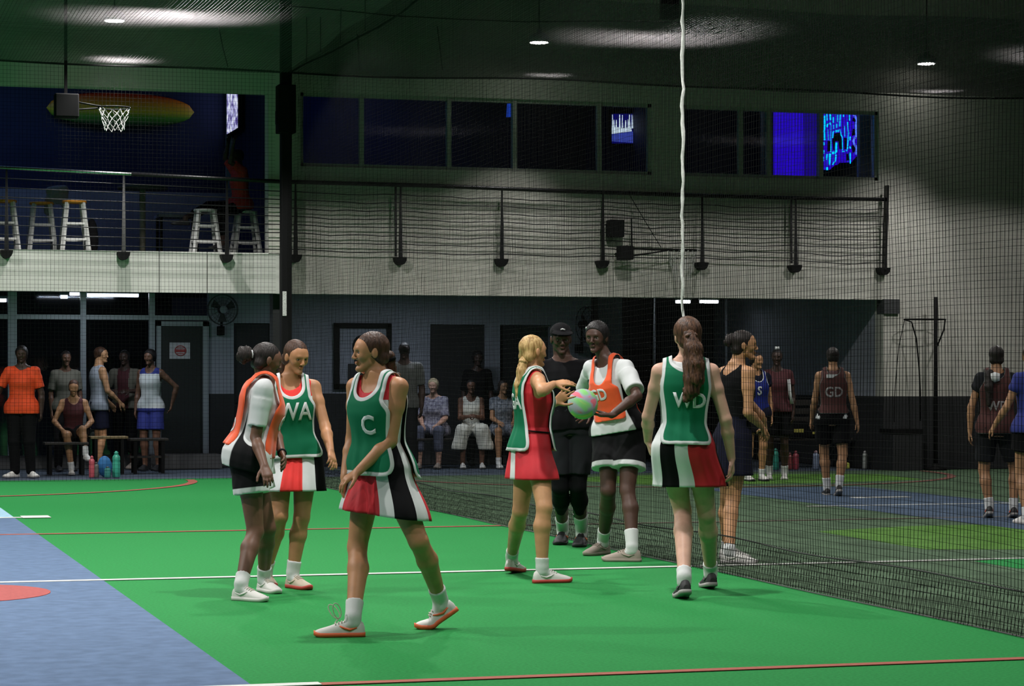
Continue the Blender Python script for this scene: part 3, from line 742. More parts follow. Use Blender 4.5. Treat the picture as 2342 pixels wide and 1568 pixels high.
class Person: pass
def person(label, D, H, nb, pel, ysh, yhip, head, el, wr, kn, feet, skin, sex='f', hands=None, shoes=None, socks=None, hair=None, group=None,
           h=.0085, fine=True, sh_off=(0, 0), face=True, seated=False, build=1.0, sock_h=.10, name='person', skipfeet=False, hip_w=.088, arms_d=None):
    """everything is measured from the photograph: pixel positions give the directions, bone lengths give the depths"""
    p = Person(); S = H/1.70; p.S = S; p.D = D; p.sex = sex
    p.nb = nb if isinstance(nb, Vector) else P(nb[0], nb[1], D + (nb[2] if len(nb) > 2 else 0)); p.hp = pel if isinstance(pel, Vector) else P(pel[0], pel[1], D + (pel[2] if len(pel) > 2 else 0))
    p.U = (p.nb - p.hp).normalized(); p.L = (p.nb - p.hp).length
    p.Rs, p.Rh = rightdir(ysh), rightdir(yhip)
    shw = (.158 if sex == 'f' else .185)*S*build
    sp = p.nb - p.U*.055*S
    p.sh = [sp - p.Rs*shw + ZV*sh_off[0], sp + p.Rs*shw + ZV*sh_off[1]]          # own left, own right
    p.hip = [p.hp - p.Rh*hip_w*S, p.hp + p.Rh*hip_w*S]
    p.el = [el[i] if isinstance(el[i], Vector) else el[i](p.sh[i]) if callable(el[i]) else solve(el[i][0], el[i][1], p.sh[i], .295*S, el[i][2]) for i in (0, 1)]
    p.wr = [wr[i] if isinstance(wr[i], Vector) else wr[i](p.el[i]) if callable(wr[i]) else solve(wr[i][0], wr[i][1], p.el[i], .245*S, wr[i][2]) for i in (0, 1)]
    p.kn = [kn[i] if isinstance(kn[i], Vector) else kn[i](p.hip[i]) if callable(kn[i]) else solve(kn[i][0], kn[i][1], p.hip[i], .425*S, kn[i][2]) for i in (0, 1)]
    fp = []
    for i in (0, 1):
        t, hl, al = feet[i][:3]
        fp.append((fl(*t) if not isinstance(t, Vector) else t, fl(*hl) if not isinstance(hl, Vector) else hl, al))
    base = (fp[0][0] + fp[0][1] + fp[1][0] + fp[1][1])/4
    p.root = thing(name, (base.x, base.y, min(fp[0][0].z, fp[1][0].z, 0) if not seated else 0), label, 'person', group)
    p.an = []; p.fd = []
    for i in (0, 1):
        if shoes is not None:
            zf = fp[i][0].z
            a, d, tr = shoe(p.root, fp[i][0], fp[i][1], fp[i][2], 1.0 if sex == 'f' else 1.06, shoes, S*(1.0 if sex == 'f' else 1.06), laces=fine)
        else:
            d = (fp[i][0] - fp[i][1]).normalized(); a = fp[i][1] + d*.06 + ZV*.09
        p.an.append(a); p.fd.append(d); p.ball = getattr(p, 'ball', []) + [tr(.55*.275*S, 0, .036*S) if shoes is not None else a + d*.10*S - ZV*.035]
    rows = F_ROWS if sex == 'f' else M_ROWS
    rows = [(t, a*S*build, f*S*build, b*S*build) for t, a, f, b in rows]; p.rows = rows
    p.trunk = lambda grow=0.0, t0=None, t1=None, k=.02: Prof(p.hp, p.U, p.L, p.Rh, p.Rs, rows, k, grow, t0=t0, t1=t1)
    pr = [p.trunk()]
    # shoulders, arms, legs
    bs = S*build
    p.armr = (.047*bs, .040*bs, .036*bs, .038*bs, .0245*bs) if sex == 'f' else (.058*bs, .050*bs, .042*bs, .045*bs, .030*bs)
    p.legr = (.090*bs, .076*bs, .054*bs, .057*bs, .036*bs) if sex == 'f' else (.088*bs, .076*bs, .056*bs, .058*bs, .038*bs)
    for i in (0, 1):
        a = p.armr
        pr.append(Cone(p.nb + p.U*.012*S, p.sh[i] + ZV*.01, .040*bs, .036*bs, .03))
        m = p.sh[i].lerp(p.el[i], .35)
        pr += [Cone(p.sh[i], m, a[0], a[1] + .003, .035), Cone(m, p.el[i], a[1] + .001, a[2], .02)]
        m = p.el[i].lerp(p.wr[i], .32)
        pr += [Cone(p.el[i], m, a[2], a[3], .015), Cone(m, p.wr[i], a[3], a[4], .015)]
        g = p.legr; m = p.hip[i].lerp(p.kn[i], .42); back = -p.fd[i]
        pr += [Cone(p.hip[i] - ZV*.0, m, g[0], g[1], .04), Cone(m, p.kn[i], g[1], g[2], .02)]
        m = p.kn[i].lerp(p.an[i], .30) + back*.012*S
        pr += [Cone(p.kn[i], m, g[2] - .003, g[3], .02), Cone(m, p.an[i] + ZV*.02, g[3], g[4], .02), Cone(p.an[i] + ZV*.02, p.an[i] - ZV*.01, g[4], g[4], .01)]
        pr.append(Cone(p.an[i] - ZV*.015, p.ball[i], .028*S, .018*S, .015))
    # head
    hc = head[0] if isinstance(head[0], Vector) else P(head[0], head[1], D + head[2]); yaw, pitch, roll = head[3:6]; hs = S*.945; hs *= head[6] if len(head) > 6 else 1
    f = yawdir(yaw); r = rightdir(yaw); ca, sa = math.cos(math.radians(pitch)), math.sin(math.radians(pitch))
    f, u = f*ca - ZV*sa, ZV*ca + f*sa
    cr, sr = math.cos(math.radians(roll)), math.sin(math.radians(roll)); r, u = r*cr + u*sr, u*cr - r*sr
    p.hfr = (r, f, u); p.hc = hc; p.hs = hs
    hp_, q = head_prims(hc, p.hfr, hs, ears=fine); p.q = q
    nr = .052*S if sex == 'f' else .062*S
    pr.append(Cone(p.nb - p.U*.02, q(0, -.030, -.050), nr*1.10, nr*.92, .022))
    # face added last so that the sockets cut only the head
    pr += hp_
    fin = []
    if fine:
        fin.append((hc, .13*hs, .0046))
    if hands is not None:
        for i in (0, 1):
            if hands[i] is None: continue
            hd = dict(hands[i]); d = hd.pop('d', None); d = (p.wr[i] - p.el[i]) if d is None else Vector(d)
            pn = hd.pop('pn', None); pn = (p.hp - p.wr[i]) if pn is None else Vector(pn)
            side = 1 if i == 0 else -1
            pr += hand_prims(p.wr[i], d, pn, hd.pop('side', side), S*(.97 if sex == 'f' else 1.08), **hd)
            if fine: fin.append((p.wr[i] + d.normalized()*.08, .10*S, .0052))
    lip = mat(skin.name + '_lips', tuple(c*k for c, k in zip(skin.node_tree.nodes['Principled BSDF'].inputs['Base Color'].default_value[:3], (.92, .68, .68))), .45)
    o_, r_, f_, u_ = A(hc), A(r), A(f), A(u)
    def colour(C):
        L_ = (C - o_)/hs; x, y, z = L_ @ r_, L_ @ f_, L_ @ u_
        return ((np.abs(x) < .021) & (y > .085) & (y < .13) & (np.abs(z + .058) < .0100)).astype(int)
    p.prims = pr; p.skin = skin
    p.body = surface('body', pr, h, [skin, lip], p.root, fine=fin, colour=colour if fine else None)
    if face and fine:
        for e in (1, -1):
            b = MB(); b.lathe([(.0, -.0005), (.0085*hs, .001), (.0115*hs, .005), (.0085*hs, .0092), (0, .0102)], (0, 0, 0), 12, 0, 'y', sy=.46)
            b.lathe([(.0, .0086), (.0050*hs, .0092), (.003*hs, .0108), (0, .0110)], (0, 0, 0), 10, 1, 'y', sy=.85)
            me_o = b.build('eye', [M_sclera, M_iris], p.root)
            M_ = Matrix((r*1.1, f, u)).transposed().to_4x4(); M_.translation = q(.0315*e, .0735, .002)
            me_o.data.transform(M_)
        if hair:
            for e in (1, -1):
                b = MB(); b.tube([q(.014*e, .0925, .021), q(.030*e, .0895, .026), q(.046*e, .077, .021)], [.0025*hs, .0035*hs, .002*hs], 6); b.build('eyebrow', hair[0], p.root)
    if hair: make_hair(p, hair, h, fine)
    # socks
    if socks is not None:
        for i in (0, 1):
            a = p.an[i]; t = (p.kn[i] - a).normalized(); sh_ = (sock_h[i] if isinstance(sock_h, (list, tuple)) else sock_h)*S; g = p.legr; e = .0075
            m = p.kn[i].lerp(a, .30) - p.fd[i]*.012*S
            sp_ = [Cone(m, a + ZV*.02, g[3] + e, g[4] + e, .02), Cone(a + ZV*.02, a - ZV*.01, g[4] + e, g[4] + e, .01), Cone(a - ZV*.015, (a - ZV*.015).lerp(p.ball[i], .8), .028*S + e, .020*S + e, .015)]
            surface('sock', sp_, .0085, socks, p.root, cuts=[Half(a + t*sh_, t)])
    return p

def make_hair(p, hair, h, fine):
    m = hair[0]; style = hair[1]; chain = hair[2] if len(hair) > 2 else []; opts = hair[3] if len(hair) > 3 else {}
    r, f, u = p.hfr; s = p.hs; q = p.q; g = opts.get('grow', .0045)
    pr = [Ell(q(0, -.014, .033), (r, f, u), ((.075 + g)*s, (.098 + g)*s, (.088 + g)*s), .01)]
    if style != 'short': pr.append(Cone(q(.03, -.055, -.035), q(-.03, -.055, -.035), .045*s, .045*s, .02))
    else: pr.append(Cone(q(.03, -.06, -.02), q(-.03, -.06, -.02), .04*s, .04*s, .02))
    nn = A(f)*.86 - A(u)*.5; c0 = A(q(0, 0, 0)) + nn/np.linalg.norm(nn)*opts.get('line', .033)*s
    tp = [Vector(x[:3]) if isinstance(x[0], Vector) else None for x in chain]
    pts = [(P(x[0], x[1], p.D + x[2]), x[3]) for x in chain]
    cut = Half(c0, nn)
    # nape: nothing below the hair line at the back of the neck
    nn2 = -A(u) - A(f)*.25; c2 = A(q(0, -.05, opts.get('nape', -.075)))
    class HairCut:
        def d(s_, X, Y, Z): return np.maximum(cut.d(X, Y, Z), (X - c2[0])*nn2[0] + (Y - c2[1])*nn2[1] + (Z - c2[2])*nn2[2])
    nz = cloth_noise(3, .0016, 130)
    surface('hair', pr, min(h, .007), m, p.root, fine=[(p.hc, .13*s, .0046)] if fine else (), cuts=[HairCut()], noise=nz)
    if pts:
        pr = []
        for (a, ra), (b, rb) in zip(pts[:-1], pts[1:]): pr.append(Cone(a, b, ra, rb, .015))
        if len(pts) == 1: pr.append(Ell(pts[0][0], (r, f, u), (pts[0][1],)*3, .01))
        surface(opts.get('name', 'ponytail'), pr, min(h, .007), opts.get('mat2', m), p.root, noise=cloth_noise(5, opts.get('rough', .006), 120))
        if opts.get('tie'):
            b = MB(); a, c = pts[0][0], pts[1][0]; t = (c - a).normalized(); b.tube([a + t*.0, a + t*.02], pts[0][1]*1.12, 12); b.build('hair_tie', opts['tie'], p.root)

# ---- garments
def hem_fit(p, pr, hem, g):
    """room for the hips in tops that reach over them, and a straight hem"""
    if hem > .08: return ()
    pr[0].w0 = (hem - .06)*p.L; pr[0].lo = pr[0].lo - .08
    for i in (0, 1): pr.append(Cone(p.hip[i], p.hip[i] + (p.kn[i] - p.hip[i])*.22, p.legr[0] + g + .012, p.legr[1] + g + .018, .05))
    return (Half(p.hp + p.U*hem*p.L, -p.U),)
def ccone(a, b, ra, rb, k=.015): return Cone(a, b, ra, rb, k, capped=True)
def tshirt(p, mats, colour=None, hem=-.02, sleeve=.78, grow=.012, sl_grow=.018, neck=.97, name='shirt', h=.0075, wide=.02, neck_r=.085, neck_drop=.035, nz=.004):
    rows = [(t, a + wide*max(0, min(1, (.6 - t)/.5)), f + wide*.6*max(0, min(1, (.55 - t)/.5)), b + wide*.9*max(0, min(1, (.6 - t)/.5))) for t, a, f, b in p.rows]
    pr = [Prof(p.hp, p.U, p.L, p.Rh, p.Rs, rows, .02, grow, t0=hem, t1=1.0)]
    for i in (0, 1):
        pr.append(Cone(p.nb - p.U*.004, p.sh[i] + ZV*.012, .045*p.S, .042*p.S, .03))
        if sleeve > 0:
            e = p.sh[i].lerp(p.el[i], sleeve); m = p.sh[i].lerp(p.el[i], .3)
            pr += [Cone(p.sh[i], m, p.armr[0] + sl_grow*.7, p.armr[1] + sl_grow, .04), ccone(m - (e - m)*.2, e, p.armr[1] + sl_grow, p.armr[2] + sl_grow*1.35, .02)]
    cl = hem_fit(p, pr, hem, grow + (wide*.8 if wide else 0))
    fw = A(p.U.cross(p.Rs)); nc = Ell(p.nb + p.U*.055*p.S + Vector(fw)*.035*p.S, (p.Rs, Vector(fw), p.U), (neck_r*p.S, (neck_r + .012)*p.S, (.05 + neck_drop)*p.S), .004, sub=True)
    pr.append(nc)
    return surface(name, pr, h, mats, p.root, noise=cloth_noise(7, nz, 26), colour=colour, cuts=cl)
def local(p, C):
    """photo-independent trunk coordinates of points: right, forward, height fraction"""
    pf = p.trunk(); u, v, w = pf.loc(C[:, 0], C[:, 1], C[:, 2]); return u, v, w/p.L
def tank(p, mats, colour=None, hem=.1, grow=.007, name='top', h=.0065, arm=.128, neck_r=.080, neck_drop=.09, back_drop=.0, nz=.0015):
    pr = [p.trunk(grow, t0=hem, t1=1.0)]
    for i in (0, 1): pr.append(Cone(p.nb - p.U*.004, p.sh[i] + ZV*.008, (.040 + grow)*p.S, (.037 + grow)*p.S, .03))
    cl = hem_fit(p, pr, hem, grow)
    fw = p.U.cross(p.Rs)
    pr.append(Ell(p.nb + p.U*.05*p.S + fw*.03*p.S, (p.Rs, fw, p.U), (neck_r*p.S, (neck_r + .01)*p.S, (.05 + neck_drop)*p.S), .004, sub=True))
    if back_drop: pr.append(Ell(p.nb + p.U*.05*p.S - fw*.05*p.S, (p.Rs, fw, p.U), (neck_r*p.S, .06*p.S, (.05 + back_drop)*p.S), .004, sub=True))
    for i in (0, 1):
        s = -1 if i == 0 else 1; c = p.sh[i] + p.Rs*s*(.158 - arm)*0
        a = p.nb - p.U*.03*p.S + p.Rs*s*(arm + .075)*p.S
        pr.append(Cone(a + p.U*.06*p.S, a - p.U*.115*p.S, .075*p.S, .062*p.S, .004, sub=True))
    return surface(name, pr, h, mats, p.root, noise=cloth_noise(9, nz, 30), colour=colour, cuts=cl)
def shorts(p, mats, colour=None, top=.12, length=.55, grow=.014, flare=.03, name='shorts', h=.0085):
    pr = [p.trunk(grow, t0=-.13, t1=top)]
    for i in (0, 1):
        e = p.hip[i].lerp(p.kn[i], length); t = (p.kn[i] - p.hip[i]).normalized()
        r1 = p.legr[0] + (p.legr[2] - p.legr[0])*length
        pr += [Cone(p.hip[i], p.hip[i] + t*.05, p.legr[0] + grow, p.legr[0] + grow - .004, .045), ccone(p.hip[i] - t*.03, e, p.legr[0] + grow, r1 + grow + flare, .035 if length < .7 else .010)]
    return surface(name, pr, h, mats, p.root, noise=cloth_noise(11, .004, 30), colour=colour)
def leg_t(p, C):
    """which thigh a point is nearer to and how far down it"""
    best = None
    for i in (0, 1):
        a, b = A(p.hip[i]), A(p.kn[i]); ab = b - a; t = ((C - a) @ ab)/(ab @ ab); d = np.linalg.norm(C - a - np.clip(t, 0, 1)[:, None]*ab, axis=1)
        best = (t, d) if best is None else (np.where(d < best[1], t, best[0]), np.minimum(d, best[1]))
    return best[0]
def skirt(p, hem_z, mats, panel, top=.30, flare=.03, grow=.016, name='skirt', pleat=.008, npl=14, n=96, m=26, yaw=0, tilt=0.0):
    """A-line skirt: waist ring follows the trunk, hem ring goes round both thighs; panel(phi) gives the material, phi=0 in front, + to own right"""
    pf = p.trunk(grow); R, F = (Vector(x) for x in pf.frame(0)); R = (R - ZV*R.z).normalized(); F = ZV.cross(R)
    wc = p.hp + p.U*top*p.L
    th = []
    for i in (0, 1):
        a, b = p.hip[i], p.kn[i]; t = (a.z - hem_z)/max(.05, a.z - b.z); c = a.lerp(b, t); th.append((c, p.legr[0] + (p.legr[2] - p.legr[0])*min(1, t)))
    hc = (th[0][0] + th[1][0])/2
    rings = []
    for j in range(m + 1):
        q = j/m; z = wc.z + (hem_z - wc.z)*q; w = (z - p.hp.z)/max(.3, p.U.z); tt = w/p.L
        # centre
        c0 = p.hp + p.U*w; e = min(1, max(0, (top - tt)/(top + .06))); 
        qq = max(0, (q - .35)/.65); qq = qq*qq*(3 - 2*qq)
        c = Vector(((c0.x*(1 - qq) + hc.x*qq), (c0.y*(1 - qq) + hc.y*qq), z))
        ring = []
        for k in range(n):
            phi = 2*math.pi*k/n; d = F*math.cos(phi) + R*math.sin(phi)
            a_ = np.interp(max(tt, -.02)*p.L, pf.T, pf.a); b_ = np.interp(max(tt, -.02)*p.L, pf.T, pf.f if math.cos(phi) > 0 else pf.b)
            r0 = 1/((abs(math.sin(phi)/a_)**2.2 + abs(math.cos(phi)/b_)**2.2)**(1/2.2))
            r1 = max((x - hc).dot(d) + r_ for x, r_ in th) + .018
            rr = max(r0, r0*(1 - qq) + r1*qq) + flare*q**1.5 - (grow - .009)*(1 - min(1, q/.35))
            rr += pleat*q**1.3*(math.sin(npl*phi + 2*math.sin(3*phi)) + .6*math.sin(5*phi + 1))
            pnt = c + d*rr; pnt.z += tilt*q*(d.dot(RV))*rr
            ring.append(pnt)
        rings.append(ring)
    p.rings = np.array([[tuple(x) for x in r_] for r_ in rings])
    b = MB()
    vs = [x for r_ in rings for x in r_]
    inner = []
    for j in range(m, -1, -1):
        c = sum(rings[j], Vector())/n
        inner += [c + (x - c)*(1 - .006/max(.05, (x - c).length)) for x in rings[j]]
    vs += inner; tot = 2*(m + 1)
    for j in range(tot - 1):
        for k in range(n):
            mi = panel((k + .5)/n*360 if (k + .5)/n < .5 else (k + .5)/n*360 - 360, min(j, tot - 2 - j)/m)
            b.f.append((j*n + k, j*n + (k+1) % n, (j+1)*n + (k+1) % n, (j+1)*n + k)); b.mi.append(mi); b.smooth.append(True)
    b.v = [tuple(v) for v in vs]
    return b.build(name, mats, p.root)
def bib(p, m_main, m_trim, word=None, m_word=None, grow=.024, hem_f=-.02, hem_b=-.02, wide=.135, strap=(.072, .128), half=70, hem_half=82, neck=.80, neck_b=.90, size=.13, word_t=.55, word_x=0.0, trim=.022,
        back=True, front=True, back_word=None, bw_t=.62, bw_x=0, name='bib', out=.0, bold=.004, corner=.09, word_b_size=None, xs=.82, sway=(0, 0), lift=0.0):
    """tabard over the clothes: front and back panel joined over the shoulders, edged with tape"""
    flds = [p.trunk(grow)] + [Cone(p.nb - p.U*.004, p.sh[i] + ZV*.008, .040*p.S + grow, .037*p.S + grow, .03) for i in (0, 1)]
    S = p.S; pf = flds[0]; L = p.L
    a_of = lambda t: float(np.interp(t*L, pf.T, pf.a))
    mb = MB(); res = {}; K_ = []
    def rad(Q0, Dv):
        lo = np.zeros(len(Q0)); hi = np.full(len(Q0), .45)
        for _ in range(18):
            mid = (lo + hi)/2; f = field_pts(flds, Q0 + Dv*mid[:, None]); ins = f < 0; lo = np.where(ins, mid, lo); hi = np.where(ins, hi, mid)
        return hi
    for sgn in ([1] if front else []) + ([-1] if back else []):
        hem = hem_f if sgn > 0 else hem_b; nk = neck if sgn > 0 else neck_b
        NV = 34; tv = np.append(np.linspace(hem, nk - trim*S/L*.66, NV - 2), [nk - trim*S/L*.33, nk]); NP = 30; psi = (np.linspace(0, 1, NP + 1)[1:]**1.5)*math.pi/2
        NU = 16; tb = .60; nc = NU + 3
        def cols(inn, out, tw):
            span = max(1e-4, out - inn); tw = min(tw, span*.3)
            return np.array([inn] + [inn + tw + (span - 2*tw)*k/NU for k in range(NU + 1)] + [out])
        rows_p = []; U_ = []; rr_rows = []
        for j, t in enumerate(tv):
            w_ = a_of(t); e = max(0, (tb - t)/(tb - hem)); ang = math.radians(half + (hem_half - half)*e)
            c = (t - hem)*L/(corner*S)
            if c < 1: ang *= .80 + .20*math.sqrt(max(0, 1 - (1 - c)**2))
            us = cols(0.0, ang, trim*S/max(.06, w_)); U_.append(us)
            R, F = pf.frame(t*L); O = A(p.hp) + A(p.U)*t*L; sg = 1 if sgn > 0 else -1
            q = min(1, max(0, (t - tb)/(nk - tb))); q = q*q*(3 - 2*q)
            x_t = a_of(tb)*math.sin(math.radians(half))*(1 - q) + strap[1]*S*q
            xs_ = cols(0.0, x_t, trim*S)
            both = []
            for side in (1, -1):
                Dr = np.array([F*math.cos(u)*sg + R*math.sin(u)*side for u in us]); r = rad(np.repeat(O[None], nc, 0), Dr)
                both.append((O, Dr, r, [O + R*x*side for x in xs_], F*sg))
            rows_p.append((t, q, both))
        rr = np.array([[rw[2][s_][2] for rw in rows_p] for s_ in (0, 1)])
        if getattr(p, 'rings', None) is not None:
            G = p.rings; gz = G[:, :, 2].mean(1)
            for s_ in (0, 1):
                for j, (t, q, both) in enumerate(rows_p):
                    O, Dr, r = both[s_][:3]
                    for k in range(nc):
                        pt = O + Dr[k]*rr[s_, j, k]
                        if pt[2] < gz[0] + .01 and pt[2] > gz[-1]:
                            g = G[int(np.argmin(np.abs(gz - pt[2])))]; dv = g[:, :2] - O[:2]; n2 = Dr[k][:2]/np.linalg.norm(Dr[k][:2])
                            al = dv @ n2; pe = np.abs(dv[:, 0]*n2[1] - dv[:, 1]*n2[0]); sel = (al > 0) & (pe < .03)
                            if sel.any(): rr[s_, j, k] = max(rr[s_, j, k], al[sel].max() + .014)
        for j in range(NV - 2, -1, -1):
            rr[:, j] = np.maximum(rr[:, j], rr[:, j + 1]*.0 + (rr[:, j + 1] - (tv[j + 1] - tv[j])*L*.25))
        for _ in range(2): rr[:, 1:-1] = (rr[:, :-2] + 2*rr[:, 1:-1] + rr[:, 2:])/4
        low = np.clip((.6 - tv)/.6, 0, 1)[None, :, None]
        rr = rr + np.sin(np.linspace(0, 9, nc))[None, None, :]*low*.006 + out*low
        pos = np.zeros((2, NV + NP, nc, 3))
        for s_ in (0, 1):
            for j, (t, q, both) in enumerate(rows_p):
                O, Dr, r, xo_, Fd = both[s_]
                pr_ = O + Dr*rr[s_, j][:, None]
                if q > 1e-6:
                    xo_ = np.array(xo_); rx = rad(xo_, np.repeat(A(Fd)[None], nc, 0)); pr_ = pr_*(1 - q) + (xo_ + A(Fd)*rx[:, None])*q
                pos[s_, j] = pr_
            R, F = pf.frame(nk*L); sg = 1 if sgn > 0 else -1; O = A(p.hp) + A(p.U)*nk*L
            for j, ps in enumerate(psi):
                sq = min(1, ps/(.80 if sgn > 0 else .95)); xi = strap[0]*S*(1 - (1 - sq)**2.6)**.5; xs_ = cols(xi, strap[1]*S - .006*S*math.sin(ps), trim*S)
                X0 = np.array([O + R*x*(1 if s_ == 0 else -1) for x in xs_]); Dd = np.repeat((F*sg*math.cos(ps) + A(p.U)*math.sin(ps))[None], nc, 0)
                r = rad(X0, Dd); pos[s_, NV + j] = X0 + Dd*r[:, None]
        E_ = pos[:, NV - 1:, 0].reshape(-1, 3)
        lowf = np.concatenate([np.clip((.6 - tv)/.6, 0, 1), np.zeros(NP)])[None, :, None, None]
        pos = pos + (A(RV)*sway[0] + A(FV)*sway[1])*(lowf**1.5)
        nr = NV + NP; tv2 = np.concatenate([tv, np.full(NP, 9.0)])
        for s_ in (0, 1):
            base = len(mb.v); mb.v += [tuple(x) for x in pos[s_].reshape(-1, 3)]
            for j in range(nr - 1):
                for k in range(nc - 1):
                    q = (base + j*nc + k, base + j*nc + k + 1, base + (j+1)*nc + k + 1, base + (j+1)*nc + k)
                    mb.f.append(q if (s_ == 0) == (sgn > 0) else q[::-1]); mb.mi.append(0); mb.smooth.append(True)
            OE = np.concatenate([pos[:, :, -1].reshape(-1, 3), pos[:, 0].reshape(-1, 3), E_]); OE = np.concatenate([OE, (pos[:, :-1, -1].reshape(-1, 3) + pos[:, 1:, -1].reshape(-1, 3))/2, (pos[:, 0, :-1].reshape(-1, 3) + pos[:, 0, 1:].reshape(-1, 3))/2])
            for row in pos[s_]: K_.append(trim*S - np.min(np.linalg.norm(row[:, None] - OE[None], axis=2), axis=1))
        res[sgn] = (tv, U_, rr, pos)
    cl = lambda m: tuple(m.node_tree.nodes['Principled BSDF'].inputs['Base Color'].default_value[:3])
    me_o = mb.build(name, [m_main if m_main == m_trim else duo(m_main.name + '_with_' + m_trim.name, cl(m_main), cl(m_trim), .75)], p.root, recalc=False)
    at = me_o.data.attributes.new('k', 'FLOAT', 'POINT'); at.data.foreach_set('value', np.concatenate(K_).astype(np.float32))
    bm = bmesh.new(); bm.from_mesh(me_o.data); bmesh.ops.remove_doubles(bm, verts=bm.verts[:], dist=1e-4)
    bmesh.ops.recalc_face_normals(bm, faces=bm.faces[:]); bm.to_mesh(me_o.data); bm.free()
    md = me_o.modifiers.new('thickness', 'SOLIDIFY'); md.thickness = .003; md.offset = 0
    def place(wd, sgn, sz, tc, xc):
        vs, fs = text_mesh(wd, sz*S, .0008, bold); vs = [Vector((v.x*xs, v.y, v.z)) for v in vs]
        bm = bmesh.new(); bv = [bm.verts.new(v) for v in vs]
        for f in fs:
            try: bm.faces.new([bv[i] for i in f])
            except ValueError: pass
        bmesh.ops.remove_doubles(bm, verts=bm.verts[:], dist=1e-6)
        bmesh.ops.triangulate(bm, faces=bm.faces[:]); bmesh.ops.subdivide_edges(bm, edges=[e for e in bm.edges if e.calc_length() > .02], cuts=2, use_grid_fill=True)
        tv, U_, rr, pos = res[sgn]
        for v in bm.verts:
            x, y, z = v.co; t = tc + y/L; x = x + xc*S; R, F = pf.frame(t*L)
            j = int(np.clip(np.searchsorted(tv, t), 1, len(tv) - 1)); fj = np.clip((t - tv[j-1])/max(1e-6, tv[j] - tv[j-1]), 0, 1)
            # walk along the section: angle by arc length, radius by interpolation
            side = 0 if x >= 0 else 1; u = abs(x)/max(.08, rr[side, j, 0]); us = U_[j]; sx = 1 if x >= 0 else -1
            if sgn > 0: d = F*math.cos(u) + R*math.sin(u)*sx*-1
            else: d = -F*math.cos(u) + R*math.sin(u)*sx
            side = 0 if (d @ R) >= 0 else 1; r = np.interp(u, U_[j-1], rr[side, j-1])*(1 - fj) + np.interp(u, us, rr[side, j])*fj
            lw = np.clip((.6 - t)/.6, 0, 1)**1.5
            v.co = Vector(A(p.hp) + A(p.U)*t*L + d*(r + .004 + z) + (A(RV)*sway[0] + A(FV)*sway[1])*lw)
        me = bpy.data.meshes.new('lettering'); bmesh.ops.recalc_face_normals(bm, faces=bm.faces[:]); bm.to_mesh(me); bm.free(); me.materials.append(m_word); me.polygons.foreach_set('use_smooth', [True]*len(me.polygons)); o = link('lettering', me, me_o)
    if word: place(word, 1, size, word_t, word_x)
    if back_word: place(back_word, -1, word_b_size or size, bw_t, bw_x)
    return me_o

def bg(label, px, D, H, yaw, skin, pose='stand', seat=.46, lean=0.0, el=None, wr=None, kn=None, ft=None, head_yaw=None, head_pitch=0, hair=None, hands=True, shoes=None, socks=None, sex='f', base_z=0.0, h=.0125, group=None, hyaw=None, **kw):
    """a figure further off: placed by its foot position, pose given in its own right / forward / up directions (metres)"""
    S = H/1.7; f = yawdir(yaw); r = rightdir(yaw); fh = yawdir(hyaw if hyaw is not None else yaw); rh = rightdir(hyaw if hyaw is not None else yaw)
    B = P(px, HY, D); B.z = base_z
    V = lambda a, R=r, F=f: R*a[0]*S + F*a[1]*S + ZV*a[2]*S
    hp = B + ZV*(.53*H if pose == 'stand' else seat + .085*S)
    nb = hp + ZV*.318*H*math.cos(lean) + f*.318*H*math.sin(lean)
    hc = nb + V((0, .035 + .06*math.sin(lean), .165))
    el = el or ((-.05, -.02, -.285), (.05, -.02, -.285)); wr = wr or ((-.0, .07, -.235), (.0, .07, -.235))
    if pose == 'stand':
        kn = kn or ((-.01, .03, -.425), (.01, .03, -.425)); ft = ft or ((-.10, 0), (.10, 0))
    else:
        kn = kn or ((-.06, .42, .02), (.06, .42, .02)); ft = ft or ((-.15, .46), (.15, .46))
    feet = []
    for q in ft:
        a = B + rh*q[0]*S + fh*q[1]*S + ZV*(q[3]*S if len(q) > 3 else 0); d = fh if len(q) < 5 else (fh*math.cos(q[4]) + rh*math.sin(q[4]))
        feet.append((a + d*.17*S, a - d*.09*S, q[2] if len(q) > 2 else 0))
    mk = lambda a, R=r, F=f: (lambda o: o + V(a, R, F))
    simple = dict(curl=(.3, .4, .3), spread=.05)
    return person(label, D, H, nb, hp, yaw, hyaw if hyaw is not None else yaw, (hc, 0, 0, head_yaw if head_yaw is not None else yaw, head_pitch, 0), [mk(x) for x in el], [mk(x) for x in wr], [mk(x, rh, fh) for x in kn], feet, skin, sex=sex,
                  hands=[dict(simple), dict(simple)] if hands else None, shoes=shoes, socks=socks, hair=hair, h=h, fine=False, group=group, seated=True, **kw)
def trousers(p, m, t1=1.0, grow=.014, name='trousers', top=.03):
    pr = [p.trunk(grow, t0=-.12, t1=top)]
    for i in (0, 1):
        k, a = p.kn[i], p.an[i]; e = k.lerp(a, t1)
        pr += [Cone(p.hip[i], k, p.legr[0] + grow, p.legr[2] + grow + .006, .03), Cone(k, e, p.legr[2] + grow + .006, (p.legr[3] if t1 < .8 else p.legr[4] + .012) + grow*.8, .015)]
    return surface(name, pr, .0125, [m], p.root)
